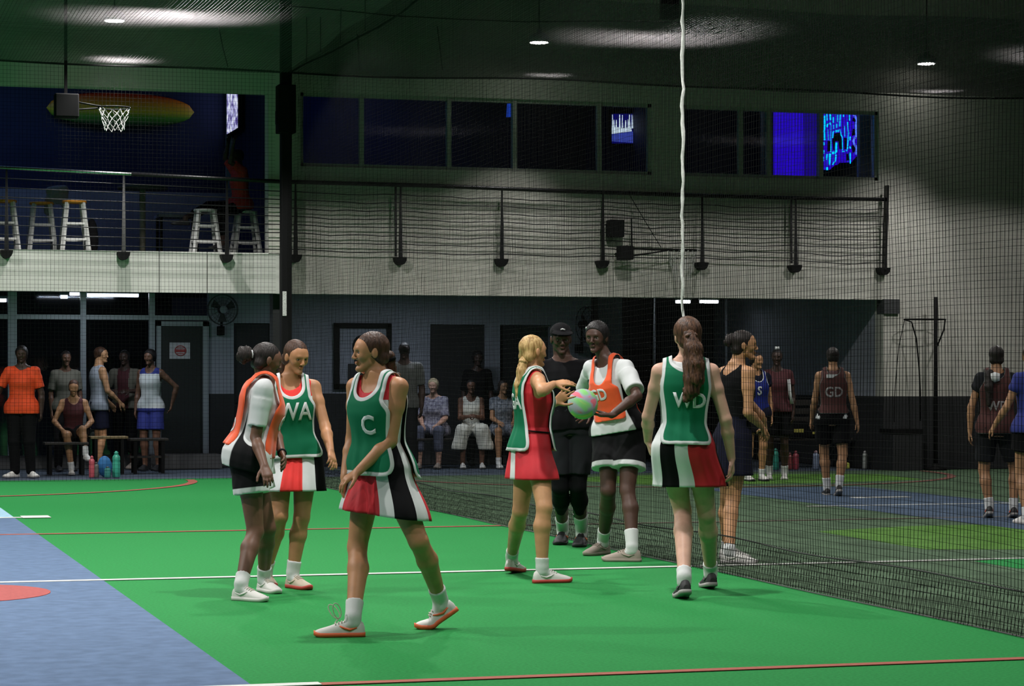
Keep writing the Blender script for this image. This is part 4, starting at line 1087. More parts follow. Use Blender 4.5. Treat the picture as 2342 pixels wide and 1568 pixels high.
# ------------------------------------------------------------------ fabrics and skins
F_green = mat('green_mesh_fabric', (0.005, 0.138, 0.064), 0.75, noise=.10, nscale=9, sheen=.2)
F_orange = mat('orange_mesh_fabric', (0.80, 0.085, 0.012), 0.75, noise=.08, nscale=9, sheen=.2)
F_white = mat('white_fabric', (0.60, 0.62, 0.62), 0.8, noise=.05, nscale=9)
F_black = mat('black_fabric', (0.005, 0.005, 0.006), 0.85, spec=.12)
F_charcoal = mat('charcoal_fabric', (0.016, 0.017, 0.020), 0.85, spec=.12)
F_red = mat('red_fabric', (0.52, 0.008, 0.018), 0.7, noise=.08, nscale=9)
F_scarlet = mat('scarlet_fabric', (0.75, 0.02, 0.015), 0.7, noise=.08, nscale=9)
F_navy = mat('navy_fabric', (0.008, 0.009, 0.022), 0.85, spec=.12)
F_sock = mat('white_sock', (0.62, 0.63, 0.63), 0.9, bump=.12, bscale=300)
S_white = mat('white_shoe_mesh', (0.62, 0.61, 0.58), 0.6); S_cream = mat('cream_shoe_mesh', (0.50, 0.42, 0.33), 0.7)
S_tan = mat('taupe_shoe_suede', (0.30, 0.25, 0.21), 0.85); S_black = mat('black_shoe_mesh', (0.012, 0.012, 0.014), 0.6)
S_red = mat('red_rubber', (0.45, 0.04, 0.03), 0.6); S_orange = mat('orange_rubber', (0.75, 0.13, 0.04), 0.6); S_grey = mat('grey_rubber', (0.30, 0.29, 0.28), 0.7)
S_lace = mat('pale_lace', (0.55, 0.5, 0.42), 0.8)
K_tan = skin_mat('tanned_skin', (0.45, 0.215, 0.105)); K_fair = skin_mat('fair_skin', (0.58, 0.34, 0.25)); K_honey = skin_mat('honey_skin', (0.51, 0.26, 0.13))
K_brown = skin_mat('brown_skin', (0.14, 0.068, 0.042)); K_deep = skin_mat('deep_brown_skin', (0.075, 0.036, 0.025)); K_dark = skin_mat('dark_skin', (0.05, 0.026, 0.019))
H_brown = hair_mat('brown_hair', (0.035, 0.016, 0.009)); H_dark = hair_mat('dark_hair', (0.010, 0.007, 0.006)); H_blonde = hair_mat('blonde_hair', (0.28, 0.16, 0.055), (0.62, 0.42, 0.18)); H_brunette = hair_mat('brunette_hair', (0.03, 0.014, 0.008), (0.12, 0.055, 0.028))
H_blackh = hair_mat('black_hair', (0.006, 0.005, 0.005)); H_grey = hair_mat('silver_blonde_hair', (0.3, 0.25, 0.16))
relax = dict(curl=(.28, .42, .3), spread=.05)

def team_panels(front=None):
    """side panels white-black-white, coloured centre front and back"""
    def f(phi, q):
        a = abs(phi)
        if a < 42: return 0
        if a < 64: return 1
        if a < 92: return 2
        if a < 116: return 1
        return 0
    return f
hem = lambda y, D: EYE - (y - HY)/FPX*D

# 1 centre player striding to the left
p1 = person('player in a green bib marked C striding left, white trainers with orange soles', 12.85, 1.65, (862, 863, -.03), (869, 1074), -36, -48,
            (848, 806, -.03, -72, 2, 0), [(893, 1008, -1), (806, 1003, 1)], [(819, 1077, -1), (788, 1092, -1)], [(957, 1237, -1), (817, 1250, -1)],
            [((957, 1438), (1052, 1436), 33), ((724, 1456), (829, 1455), 0)], K_tan, hands=[dict(curl=(.25, .4, .3), spread=.06, d=-RV*.8 - ZV*.55 - FV*.2, pn=-ZV*.7 + RV*.4 + FV*.3), dict(relax, d=-ZV - RV*.1)],
            shoes=[S_white, S_orange, S_orange, S_lace], socks=F_sock, sock_h=.115, hair=(H_brown, 'pony', [(888, 815, .05, .035), (893, 845, .07, .030), (901, 862, .06, .018), (911, 857, .03, .012)], dict(tie=F_black)), h=.0075)
def dress_col(p, spots=42):
    def f(C):
        u, v, t = local(p, C); a = np.degrees(np.arctan2(np.abs(u), v))
        return np.select([(t > .78) | (a < spots), a < 64, a < 92, a < 116], [0, 1, 2, 1], 0)
    return f
tank(p1, [F_red, F_white, F_black], dress_col(p1), name='dress_top', neck_drop=.135)
skirt(p1, hem(1176, 12.85), [F_red, F_white, F_black], team_panels(), grow=.020, flare=.03, pleat=.007, tilt=-.12)
bib(p1, F_green, F_white, 'C', F_white, size=.145, word_t=.50, grow=.024, hem_f=-.03, hem_b=-.10, neck=.80, half=66, hem_half=74, word_x=.055, out=.01)

b = MB(); c = p1.an[1] + p1.fd[1]*.075 + ZV*.012
for sg in (1, -1):
    ax_ = (ZV*.9 + p1.fd[1]*(.45 + .25*sg) + FV*.3*sg).normalized(); sd = ax_.cross(FV).normalized()
    b.tube([c + ax_*(.045*(1 - math.cos(q*math.pi/8))) + sd*(.020*math.sin(q*math.pi/8)) for q in range(17)], .0028, 5)
b.tube([c, c + p1.fd[1]*.02 - ZV*.02 + FV*.02, c + p1.fd[1]*.03 - ZV*.045 + FV*.03], .0028, 5)
b.build('lace_bow', S_lace, p1.root, label='untied pale lace loops standing up')
# 2 orange-bib player seen from behind at the left
p2 = person('player in orange bib over white shirt leaning in, dark hair in a puff', 15.0, 1.63, (608, 870), (569, 1046), 96, 92,
            (610, 824, 0, 112, 12, 0), [(628, 985, 1), (584, 1003, -1)], [(645, 1036, -1), (605, 1066, -1)], [(612, 1208, 1), (584, 1216, -1)],
            [((648, 1360), (583, 1349), 0), ((619, 1377), (526, 1371), 0)], K_brown, hands=[dict(relax), dict(relax)],
            shoes=[S_white, S_white, S_white, S_lace], socks=F_sock, sock_h=.09, hair=(H_dark, 'pony', [(577, 811, -.03, .028), (560, 810, -.05, .047), (556, 816, -.05, .040)], dict(tie=F_white, rough=.012)), h=.0075)
def shirt_side(p, w=24, top=.80):
    """positive inside the side panels under the arms"""
    def f(C):
        u, v, t = local(p, C); a = np.degrees(np.arctan2(np.abs(u), v)); k = np.minimum((w - np.abs(a - 90))*.002, (top - t)*p.L)
        for i in (0, 1):
            s0, e0 = A(p.sh[i]), A(p.el[i]); ab = e0 - s0; q = np.clip(((C - s0) @ ab)/(ab @ ab), 0, 1); k = np.minimum(k, np.linalg.norm(C - s0 - q[:, None]*ab, axis=1) - p.armr[1] - .036)
        return k
    f.attr = True; return f
def leg_band(p, t0):
    def f(C): return (leg_t(p, C) - t0)*.4
    f.attr = True; return f
D_wb = duo('white_black_cloth', (0.60, 0.62, 0.62), (0.006, 0.006, 0.007)); D_bw = duo('black_white_cloth', (0.006, 0.006, 0.007), (0.58, 0.60, 0.60))
tshirt(p2, [D_wb], shirt_side(p2, 26), hem=-.14, sleeve=.74, wide=.045)
shorts(p2, [D_bw], leg_band(p2, .40), length=.48, flare=.03)
bib(p2, F_orange, F_orange, 'GD', F_white, back_word='GD', size=.13, word_t=.5, bw_t=.36, grow=.040, hem_f=.06, hem_b=.12, half=56, hem_half=62, neck=.80, out=.025)
b = MB(); w_ = p2.wr[0]; t = (p2.wr[0] - p2.el[0]).normalized(); b.tube([w_ - t*.012, w_ + t*.006], .030, 14); b.build('bracelet', F_black, p2.root)

# 3 WA player
p3 = person('player in a green bib marked WA looking down, red and white skirt', 15.6, 1.63, (664, 868), (671, 1042), 10, 6,
            (677, 816, -.04, 38, 16, 0), [(744, 976, -1), (604, 985, 1)], [(756, 1031, -1), (650, 1046, -1)], [(690, 1183, -1), (640, 1180, -1)],
            [((714, 1350), (653, 1342), 0), ((628, 1346), (600, 1334), 0)], K_tan, hands=[dict(relax), dict(curl=(.3, .3, .2), spread=.1, d=RV*.25 - ZV - FV*.2)],
            shoes=[S_cream, S_red, S_cream, S_lace], socks=F_sock, sock_h=.10, hair=(H_brown, 'pony', [(655, 815, .08, .03), (648, 840, .10, .026), (645, 865, .10, .014)]), h=.0075)
tank(p3, [F_scarlet, F_white, F_black], dress_col(p3), name='dress_top', neck_drop=.11)
skirt(p3, hem(1122, 15.5), [F_scarlet, F_white, F_black], lambda phi, q: 0 if abs(phi) < 26 else 1 if abs(phi) < 58 else 2 if abs(phi) < 88 else 1 if abs(phi) < 112 else 0, flare=.045, pleat=.006)
bib(p3, F_green, F_white, 'WA', F_white, size=.168, word_t=.57, word_x=.015, xs=.78, grow=.026, hem_f=-.02, hem_b=-.04, half=64, hem_half=76, neck=.78, bold=.003)

# 4 blonde player reaching for the ball
p4 = person('blonde player in a red dress and green bib reaching towards the ball', 16.2, 1.66, (1218, 852), (1217, 1030), 104, 112,
            (1219, 804, 0, 122, 0, 0), [(1247, 925, 1), (1240, 894, -1)], [(1269, 921, -1), (1266, 878, 1)], [(1190, 1168, 1), (1245, 1160, -1)],
            [((1208, 1303), (1147, 1315), 8), ((1300, 1331), (1227, 1333), 0)], K_honey,
            hands=[dict(curl=(.1, .12, .1), spread=.42, d=RV*.75 + ZV*.6, pn=-FV + RV*.2, thumb=1.0), dict(curl=(.12, .2, .15), spread=.06, d=RV + ZV*.12 + FV*.2, pn=-ZV*.8 + FV*.5)],
            shoes=[S_white, S_red, S_white, S_white], socks=F_sock, sock_h=.085, hair=(H_blonde, 'pony', [(1198, 824, -.05, .030), (1192, 848, -.07, .030), (1186, 880, -.08, .026), (1183, 908, -.08, .012)], dict(tie=H_blonde)), h=.0075)
tank(p4, [F_red, F_white, F_black], dress_col(p4, 200), name='dress_top')
skirt(p4, hem(1094, 16.2), [F_red, F_white, F_black], lambda phi, q: 1 if abs(phi) > 166 else 0, flare=.012, pleat=.004, name='skirt')
b = MB(); pf = p4.trunk(.016); pts = []
for k in range(25):
    a = math.radians(25 + k*5); R_, F_ = (Vector(x) for x in pf.frame(.22*p4.L)); t_ = .22 + .05*(k/24); a_, f_ = np.interp(t_*p4.L, pf.T, pf.a), np.interp(t_*p4.L, pf.T, pf.f if math.cos(a) > 0 else pf.b)
    r_ = 1/((abs(math.sin(a)/a_)**2.3 + abs(math.cos(a)/f_)**2.3)**(1/2.3)); pts.append(p4.hp + p4.U*t_*p4.L + (F_*math.cos(a) + R_*math.sin(a))*(r_ + .004))
b.tube(pts, .0055, 6); b.build('side_tie', F_black, p4.root, label='thin black side tie of the bib')
bib(p4, F_green, F_white, 'GA', F_white, back_word='GA', size=.15, bw_t=.62, grow=.026, hem_f=.0, hem_b=.0, half=50, hem_half=66, neck_b=.9)

# 5 umpire in black
p5 = person('tall umpire in black cap, black polo and dark shorts standing behind the ball', 19.1, 1.83, (1288, 826), (1301, 972), 8, 4,
            (1283, 776, -.04, 6, 6, 0), [(1352, 912, 1), (1258, 915, 1)], [(1346, 966, -1), (1312, 960, -1)], [(1322, 1112, -1), (1281, 1114, -1)],
            [((1322, 1252), (1333, 1245), 0), ((1277, 1247), (1290, 1240), 0)], K_deep, sex='m', hands=[dict(curl=(.5, .7, .5), spread=.03), dict(relax)],
            shoes=[S_black, S_black, S_orange, S_black], socks=F_sock, sock_h=.20, hair=(H_blackh, 'short'), h=.0085)
tshirt(p5, [F_black], None, hem=-.06, sleeve=.8, name='polo_shirt', neck_r=.075, neck_drop=.02)
shorts(p5, [F_charcoal], None, top=.26, length=.80, flare=.008, grow=.020)
def leggings(p, m, t0=.5, t1=.92):
    pr = []
    for i in (0, 1):
        k = p.kn[i]; a = p.an[i]; mid = k.lerp(a, .3) - p.fd[i]*.016*p.S; e = k.lerp(a, t1 if t1 < 1 else 1)
        pr += [Cone(p.hip[i].lerp(k, t0), k, p.legr[1] + .006, p.legr[2] + .006, .02), Cone(k, mid, p.legr[2] + .004, p.legr[3] + .007, .02), Cone(mid, e, p.legr[3] + .007, p.legr[4] + .008, .02)]
    return surface('leggings', pr, .0085, [m], p.root)
leggings(p5, F_black, t1=.50)
# cap with a white mark
r, f, u = p5.hfr; q = p5.q
surface('cap', [Ell(q(0, -.010, .045), (r, f, u), (.089*p5.hs, .110*p5.hs, .088*p5.hs), .01), Cone(q(-.03, .105, .062), q(.03, .105, .062), .055*p5.hs, .055*p5.hs, .01, flat=(u*.97 + f*.25, .14))], .006, [F_black], p5.root, cuts=[Half(q(0, 0, .042), -u - f*.12)])
b = MB(); b.tube([q(-.018, .104, .085), q(.004, .106, .092), q(.016, .104, .086)], .006, 6); b.build('cap_mark', F_white, p5.root)
# whistle on his finger
wh = thing('whistle', tuple(p5.wr[0] - ZV*.12), 'small shiny silver whistle in the hand of the umpire in black', 'whistle')
b = MB(); c = p5.wr[0] - ZV*.125 - FV*.045 + RV*.004
b.lathe([(0, -.012), (.014, -.011), (.014, .011), (0, .012)], c, 14, 0, 'x'); b.box(c + Vector((-.006, -.034, .004)), c + Vector((.006, -.004, .013)))
b.build('whistle_body', mat('bright_steel', (.8, .8, .76), .2, metal=1), wh)

# 6 GD player with the ball
p6 = person('tall player in an orange bib marked GD balancing the ball on one hand', 18.1, 1.80, (1389, 826), (1418, 990), -42, -24,
            (1365, 772, -.02, -24, 4, 0), [(1457, 905, -1), (1335, 902, 1)], [(1399, 949, -1), (1349, 940, -1)], [(1435, 1122, -1), (1391, 1122, -1)],
            [((1379, 1283), (1464, 1284), 0), ((1327, 1272), (1402, 1265), 0)], K_deep, hands=[dict(curl=(.12, .18, .15), spread=.12, d=-RV + ZV*.02 - FV*.1, pn=ZV, side=1), dict(curl=(.1, .2, .2), spread=.1, d=-RV*.7 - ZV*.4 - FV*.5, pn=-FV - RV*.2)],
            shoes=[S_tan, S_tan, S_tan, S_tan], socks=F_sock, sock_h=.14, hair=(H_blackh, 'pony', [], dict(grow=.012)), h=.0085, build=.98)
tshirt(p6, [D_wb], shirt_side(p6, 32), hem=.02, sleeve=.80, sl_grow=.026, wide=.03, neck_drop=.05)
shorts(p6, [D_bw], leg_band(p6, .53), length=.62, flare=.045)
bib(p6, F_orange, F_orange, 'GD', F_white, back_word='GD', size=.112, word_t=.56, word_x=-.025, grow=.034, hem_f=.20, hem_b=.05, half=48, hem_half=52, neck=.70, strap=(.062, .10), out=.03)
b = MB(); b.tube([p6.q(.055, .07, .085), p6.q(.06, .064, .070)], .005, 6); b.build('hair_clip', F_white, p6.root)
# the ball
ball_m = mat('netball_rubber', (.2, .5, .18), .7, spec=.2)
nt = ball_m.node_tree; bs_ = nt.nodes['Principled BSDF']; tc = nt.nodes.new('ShaderNodeTexCoord'); ns = nt.nodes.new('ShaderNodeTexNoise'); ns.inputs['Scale'].default_value = 7.0; ns.inputs['Detail'].default_value = 1; ns.inputs['Distortion'].default_value = 1.1
cr = nt.nodes.new('ShaderNodeValToRGB'); nt.links.new(tc.outputs['Object'], ns.inputs['Vector']); nt.links.new(ns.outputs['Fac'], cr.inputs['Fac']); nt.links.new(cr.outputs['Color'], bs_.inputs['Base Color'])
els = cr.color_ramp.elements
for pos, c in ((.36, (.50, .52, .14)), (.44, (.20, .52, .16)), (.50, (.24, .50, .24)), (.54, (.33, .36, .40)), (.60, (.36, .34, .42)), (.64, (.66, .15, .20))):
    e = els.new(pos); e.color = (*c, 1)
els.remove(els[0]); els.remove(els[len(els) - 1])
wl = p6.wr[0]; bc = P(1333, 923.5, p6.D + (wl - Vector((0, 0, EYE))).dot(FV) - p6.D - .06); 
bm = bmesh.new(); bmesh.ops.create_icosphere(bm, subdivisions=4, radius=.113)
b = MB(); b.bm(bm, 0, True); ball = b.build('netball', ball_m, label='multicoloured green, grey and pink netball held above the hand of the GD player', cat='ball')
ball.location = bc; ball.rotation_euler = (.4, 2.2, 1.1)

# 7 brunette seen from behind
p7 = person('player with long brown ponytail seen from behind, green bib and striped skirt', 15.0, 1.75, (1568, 830), (1563, 1026), 179, 182,
            (1571, 770, 0, 196, 0, 0), [(1482, 952, 1), (1660, 960, -1)], [(1482, 1008, 1), (1673, 1048, 1)], [(1561, 1168, 1), (1616, 1174, 1)],
            [((1553, 1364), (1570, 1373), 14), ((1609, 1339), (1633, 1350), 8)], K_fair, hands=[dict(curl=(.5, .7, .5), spread=.04, d=-ZV + RV*.3, pn=RV), dict(curl=(.35, .5, .4), spread=.05, d=-ZV + RV*.05, pn=-RV)],
            shoes=[S_black, S_grey, S_black, S_black], socks=F_sock, sock_h=.075, hair=(H_brunette, 'pony', [(1578, 768, -.10, .044), (1585, 800, -.14, .056), (1588, 835, -.155, .064), (1586, 868, -.165, .060), (1580, 894, -.17, .046), (1571, 914, -.17, .018)], dict(grow=.014, tie=H_brunette, rough=.010, nape=-.10)), h=.0075)
tank(p7, [F_white, F_black], lambda C: (local(p7, C)[0] > .02).astype(int), name='dress_top')
def pan7(phi, q):
    # phi 180 is the middle of her back; negative phi is her own left (left in the picture)
    a = phi if phi > 0 else phi + 360      # 90 own right, 180 back, 270 own left
    if a > 236: return 0
    if a > 206: return 2
    if a > 178: return 0
    if a > 100: return 1
    return 2
skirt(p7, hem(1113, 14.95), [F_white, F_red, F_black], pan7, flare=.045, pleat=.005)
bib(p7, F_green, F_white, 'WD', F_white, back_word='WD', size=.125, bw_t=.56, bw_x=.02, grow=.030, hem_f=.0, hem_b=.06, half=62, hem_half=58, neck_b=.93, strap=(.085, .145))

# 8 player in a dark top beyond the net
p8 = person('player in a black strappy top behind the side netting, facing right, hair tied back', 17.9, 1.69, (1684, 838), (1678, 1010), 122, 110,
            (1701, 790, 0, 88, 0, 0), [(1738, 950, 1), (1711, 943, -1)], [(1748, 982, 1), (1741, 974, 1)], [(1664, 1140, 1), (1676, 1140, -1)],
            [((1712, 1280), (1650, 1276), 0), ((1727, 1290), (1654, 1288), 0)], K_honey, hands=[dict(relax), dict(relax)],
            shoes=[S_white, S_grey, S_white, S_white], socks=F_sock, sock_h=.05, hair=(H_dark, 'pony', [(1672, 776, .0, .045), (1664, 782, -.02, .030)], dict(rough=.01)), h=.009)
tank(p8, [F_black], None, hem=.1, arm=.10, neck_drop=.06, back_drop=.16, grow=.008)
skirt(p8, hem(1085, 17.9), [F_navy], lambda phi, q: 0, flare=.03, top=.34)
# ------------------------------------------------------------------ lamps over the roof net
M_lens = emit_mat('lamp_lens_glow', (1.0, .98, .93), 14.0)
for px, py, where in ((262, 42, 'above the balcony opening'), (1233, 92, 'above the middle of the window strip'), (2119, 141, 'above the plain right-hand wall')):
    p = P(px, py, (LAMP_Z - EYE)*FPX/(HY - py))
    t = thing('high_bay_lamp', p, 'round white high-bay lamp hanging ' + where, 'lamp', 'high-bay lamps over the netting')
    b = MB(); b.lathe([(.135, -.03), (.145, 0), (.14, .05), (.09, .09), (.04, .10), (.035, .16)], p, 24); b.build('housing', M_alu, t)
    b = MB(); b.lathe([(.128, -.038), (.128, -.030)], p, 24); b.build('lens', M_lens, t)
    b = MB(); b.tube([p + ZV*.16, (p.x, p.y, 8.0)], .008, 6); b.build('cord', M_black, t)
b = MB(); a = P(1520, 40, 33.0); c = P(1556, -14, 33.0); sp = thing('hanging_box', ((a.x + c.x)/2, a.y, a.z), 'black loudspeaker box hanging under the dark roof near the rope', 'loudspeaker')
b.box((a.x, a.y, a.z), (a.x + .22, a.y + .2, c.z), bev=.01); b.build('cabinet', M_black, sp); b = MB(); b.bar((a.x + .11, a.y + .1, c.z), (a.x + .11, a.y + .1, 8.0), .03); b.build('bracket', M_black, sp)

# ------------------------------------------------------------------ balcony railing
YH = YW - .13
rail = thing('balcony_railing', onY(1000, 590, YH), 'long black balcony railing with sagging cables across the white end wall', 'railing')
M_railm = mat('dark_rail_metal', (.014, .014, .015), .35, metal=.4); M_chrome = mat('polished_steel', (.6, .6, .6), .22, metal=1)
hp_ = [onY(x, y, YH) for x, y in ((-60, 380), (300, 398), (640, 415), (1000, 425), (1320, 438), (1600, 447), (1830, 453), (2026, 456))]
b = MB(); b.tube(hp_[:2] + [hp_[1] + (hp_[2] - hp_[1])*.2], .024, 8); b.build('handrail', M_chrome, rail, label='polished steel length of handrail')
b = MB(); b.tube(hp_[1:], .030, 8); b.build('handrail', M_railm, rail)
def rail_y(px): return float(np.interp(px, [-60, 300, 640, 1000, 1320, 1600, 1830, 2026], [380, 398, 415, 425, 438, 447, 453, 456]))
posts = [(15, 578), (283, 582), (519, 588), (676, 588), (916, 594), (1148, 598), (1379, 602), (1606, 606), (1820, 612), (2022, 618)]
for px, py in posts:
    a = onY(px, py - 6, YH); c = onY(px, rail_y(px), YH); wd = .05 if px < 2000 else .11
    b = MB(); b.v = []; n = Vector((1, 0, 0))
    b.add([a + Vector((-wd, -.006, 0)), a + Vector((wd, -.006, 0)), c + Vector((wd*.35, -.006, 0)), c + Vector((-wd*.35, -.006, 0)), a + Vector((-wd, .006, 0)), a + Vector((wd, .006, 0)), c + Vector((wd*.35, .006, 0)), c + Vector((-wd*.35, .006, 0))] if px > 2000 else
          [a + Vector((-.03, -.006, 0)), a + Vector((.03, -.006, 0)), c + Vector((.012, -.006, 0)), c + Vector((-.012, -.006, 0)), a + Vector((-.03, .006, 0)), a + Vector((.03, .006, 0)), c + Vector((.012, .006, 0)), c + Vector((-.012, .006, 0))],
          [(0,1,2,3),(7,6,5,4),(0,4,5,1),(1,5,6,2),(2,6,7,3),(3,7,4,0)])
    if px > 2000: b = MB(); b.bar(onY(2022, 618, YH), onY(2028, 424, YH), .115, .03)
    po = b.build('post', M_railm if px != 283 else M_chrome, rail)
    b = MB(); q = a + Vector((0, .03, 0)); hb = [(-.082*math.cos(k*math.pi/14) + q.x, q.z - .11*math.sin(k*math.pi/14)) for k in range(15)]
    vs = [(x, YH - .05, z) for x, z in hb] + [(x, YW, z) for x, z in hb]; n_ = 15
    b.add(vs, [tuple(range(n_))[::-1], tuple(range(n_, 2*n_))] + [(i, (i+1) % n_, n_+(i+1) % n_, n_+i) for i in range(n_)]); b.build('bracket', M_black, po)
for px, py in ((905, 590), (1810, 606)):  # dark bars standing in for the shadows of two posts
    a = onY(px, py - 4, YH); c = onY(px, rail_y(px), YH); b = MB(); b.bar(a, c, .03, .012); b.build('post_shadow_bar', M_railm, rail)
rng = random.Random(3)
for k in range(8):
    fr = (k + .75)/8.6
    pts = []; segs = [-60] + [p_[0] for p_ in posts]; ys = [572] + [p_[1] - 2 for p_ in posts]
    for i in range(len(segs) - 1):
        for j in range(6):
            u = j/6; x = segs[i] + (segs[i+1] - segs[i])*u; yb = ys[i] + (ys[i+1] - ys[i])*u; yt = rail_y(x) + 8
            pts.append(onY(x, yt + (yb - yt)*fr + (4.5*math.sin(math.pi*u)*rng.uniform(.2, 1.2) if x > 660 else 0), YH))
    pts.append(onY(2022, rail_y(2022) + 8 + (616 - rail_y(2022) - 8)*fr, YH))
    b = MB(); b.tube(pts, .0075, 5); b.build('cable', M_railm, rail)

# ------------------------------------------------------------------ stools and tables on the balcony
M_wstool = mat('white_stool_paint', (.62, .63, .60), .6); M_oseat = mat('orange_stool_seat', (.75, .30, .02), .5); M_wood = mat('brown_wood', (.16, .10, .045), .6, noise=.25, nscale=12, stretch=(1, 6, 1))
def stool(px, Y, label, seat_m, hgt=.74, wd=.30):
    c = onY(px, HY, Y); x, y = c.x, Y; z = ZT; t = thing('bar_stool', (x, y, z), label, 'stool', 'white stools on the balcony')
    b = MB(); b.lathe([(.0, hgt - .035), (.165, hgt - .035), (.172, hgt - .018), (.165, hgt), (.0, hgt)], (x, y, z), 20); b.build('seat', seat_m, t)
    for sx in (-1, 1):
        for sy in (-1, 1): b = MB(); b.bar((x + sx*wd*.62, y + sy*wd*.62, z), (x + sx*wd*.36, y + sy*wd*.36, z + hgt - .03), .045); b.build('leg', M_wstool, t)
    for zz, k in ((.20, .56), (.42, .48)):
        for sx, sy, ex, ey in ((-1, -1, 1, -1), (-1, 1, 1, 1), (-1, -1, -1, 1), (1, -1, 1, 1)):
            b = MB(); b.bar((x + sx*wd*k, y + sy*wd*k, z + zz), (x + ex*wd*k, y + ey*wd*k, z + zz), .028); b.build('rung', M_wstool, t)
stool(10, 33.6, 'white bar stool with orange seat, leftmost on the balcony', M_oseat); stool(95, 33.9, 'white bar stool with orange seat, half hidden behind a grey jacket', M_oseat)
stool(170, 33.5, 'white bar stool with bright orange seat beside the black backpack', M_oseat); stool(470, 33.5, 'white wooden bar stool under the outstretched leg on the balcony', M_wstool, .66); stool(562, 33.7, 'white wooden bar stool under the person in red', M_wstool, .66)
def blob(name, label, cat, c, r, m, k=.03, extra=()):
    o = surface(name, [Ell(c, (Vector((1, 0, 0)), Vector((0, 1, 0)), ZV), r, k)] + list(extra), .012, [m], None, noise=cloth_noise(4, .008, 18)); return tag(o, label, cat)
c = onY(130, 448, 33.9); blob('jacket', 'pale grey jacket bundled on a bar stool of the balcony', 'jacket', c + ZV*.0, (.13, .10, .12), mat('pale_grey_cloth', (.2, .22, .25), .9), extra=[Cone(c + Vector((-.10, 0, .07)), c + Vector((.10, 0, .09)), .06, .06, .04), Cone(c + Vector((-.1, 0, -.05)), c + Vector((-.12, 0, -.22)), .07, .06, .04), Cone(c + Vector((.1, 0, .05)), c + Vector((.11, 0, -.12)), .06, .05, .04)])
c = onY(211, 540, 33.7); blob('backpack', 'black backpack standing on the balcony floor beside the stools', 'bag', Vector((c.x, 33.75, ZT + .26)), (.09, .12, .26), F_black)
def round_table(px, Y, hgt, r, label, m, mt):
    x = XY(px, Y); t = thing('high_table', (x, Y, ZT), label, 'table'); b = MB(); b.lathe([(0, hgt - .04), (r, hgt - .04), (r, hgt), (0, hgt)], (x, Y, ZT), 24); b.build('tabletop', mt, t)
    b = MB(); b.tube([(x, Y, ZT + .03), (x, Y, ZT + hgt - .04)], .045, 12); b.build('column', m, t); b = MB(); b.box((x - .25, Y - .04, ZT), (x + .25, Y + .04, ZT + .05)); b.box((x - .04, Y - .25, ZT), (x + .04, Y + .25, ZT + .05)); b.build('base', M_black, t)
round_table(326, 34.3, 1.02, .36, 'tall pedestal table with dark top in the middle of the balcony', mat('cream_paint', (.32, .32, .24), .6), M_dgrey)
x0, x1 = XY(358, 34.6), XY(452, 34.6); t = thing('low_table', ((x0 + x1)/2, 34.6, ZT), 'low grey table behind the cables at the stretched-out leg', 'table')
b = MB(); b.box((x0, 34.35, ZT + .60), (x1, 34.85, ZT + .64)); b.build('tabletop', M_counter, t)
for x in (x0 + .04, x1 - .04):
    for y in (34.4, 34.8): b = MB(); b.bar((x, y, ZT), (x, y, ZT + .6), .04); b.build('leg', M_black, t)
# surfboard on the balcony wall
sm = mat('sunset_surfboard_paint', (.5, .2, .03), .4); nt = sm.node_tree; tc = nt.nodes.new('ShaderNodeTexCoord'); sx = nt.nodes.new('ShaderNodeSeparateXYZ'); cr = nt.nodes.new('ShaderNodeValToRGB')
nt.links.new(tc.outputs['Generated'], sx.inputs[0]); nt.links.new(sx.outputs['Z'], cr.inputs['Fac']); nt.links.new(cr.outputs['Color'], nt.nodes['Principled BSDF'].inputs['Base Color'])
e = cr.color_ramp.elements; e[0].position = .08; e[0].color = (.02, .06, .03, 1); e[1].position = .95; e[1].color = (.8, .03, .01, 1)
for pos, c in ((.30, (.12, .42, .03)), (.45, (.75, .60, .03)), (.70, (.9, .33, .02))): q = e.new(pos); q.color = (*c, 1)
a, c = onY(106, 246, YR - .12), onY(444, 246, YR - .12); L_ = c.x - a.x
b = MB(); vs = []; n = 30; k = 16
for i in range(n + 1):
    u = i/n; hw = .26*(max(0, 1 - abs(2*u - 1)**2.4))**.5
    for j in range(k): an = 2*math.pi*j/k; vs.append((a.x + L_*u, YR - .12 + .05*math.sin(an)*(.25 + .75*(hw/.26)), a.z + hw*math.cos(an)))
b.add(vs, [(i*k + j, i*k + (j+1) % k, (i+1)*k + (j+1) % k, (i+1)*k + j) for i in range(n) for j in range(k)], 0, True)
sb = b.build('surfboard', sm, label='long surfboard painted red, yellow and green on the blue balcony wall', cat='surfboard')
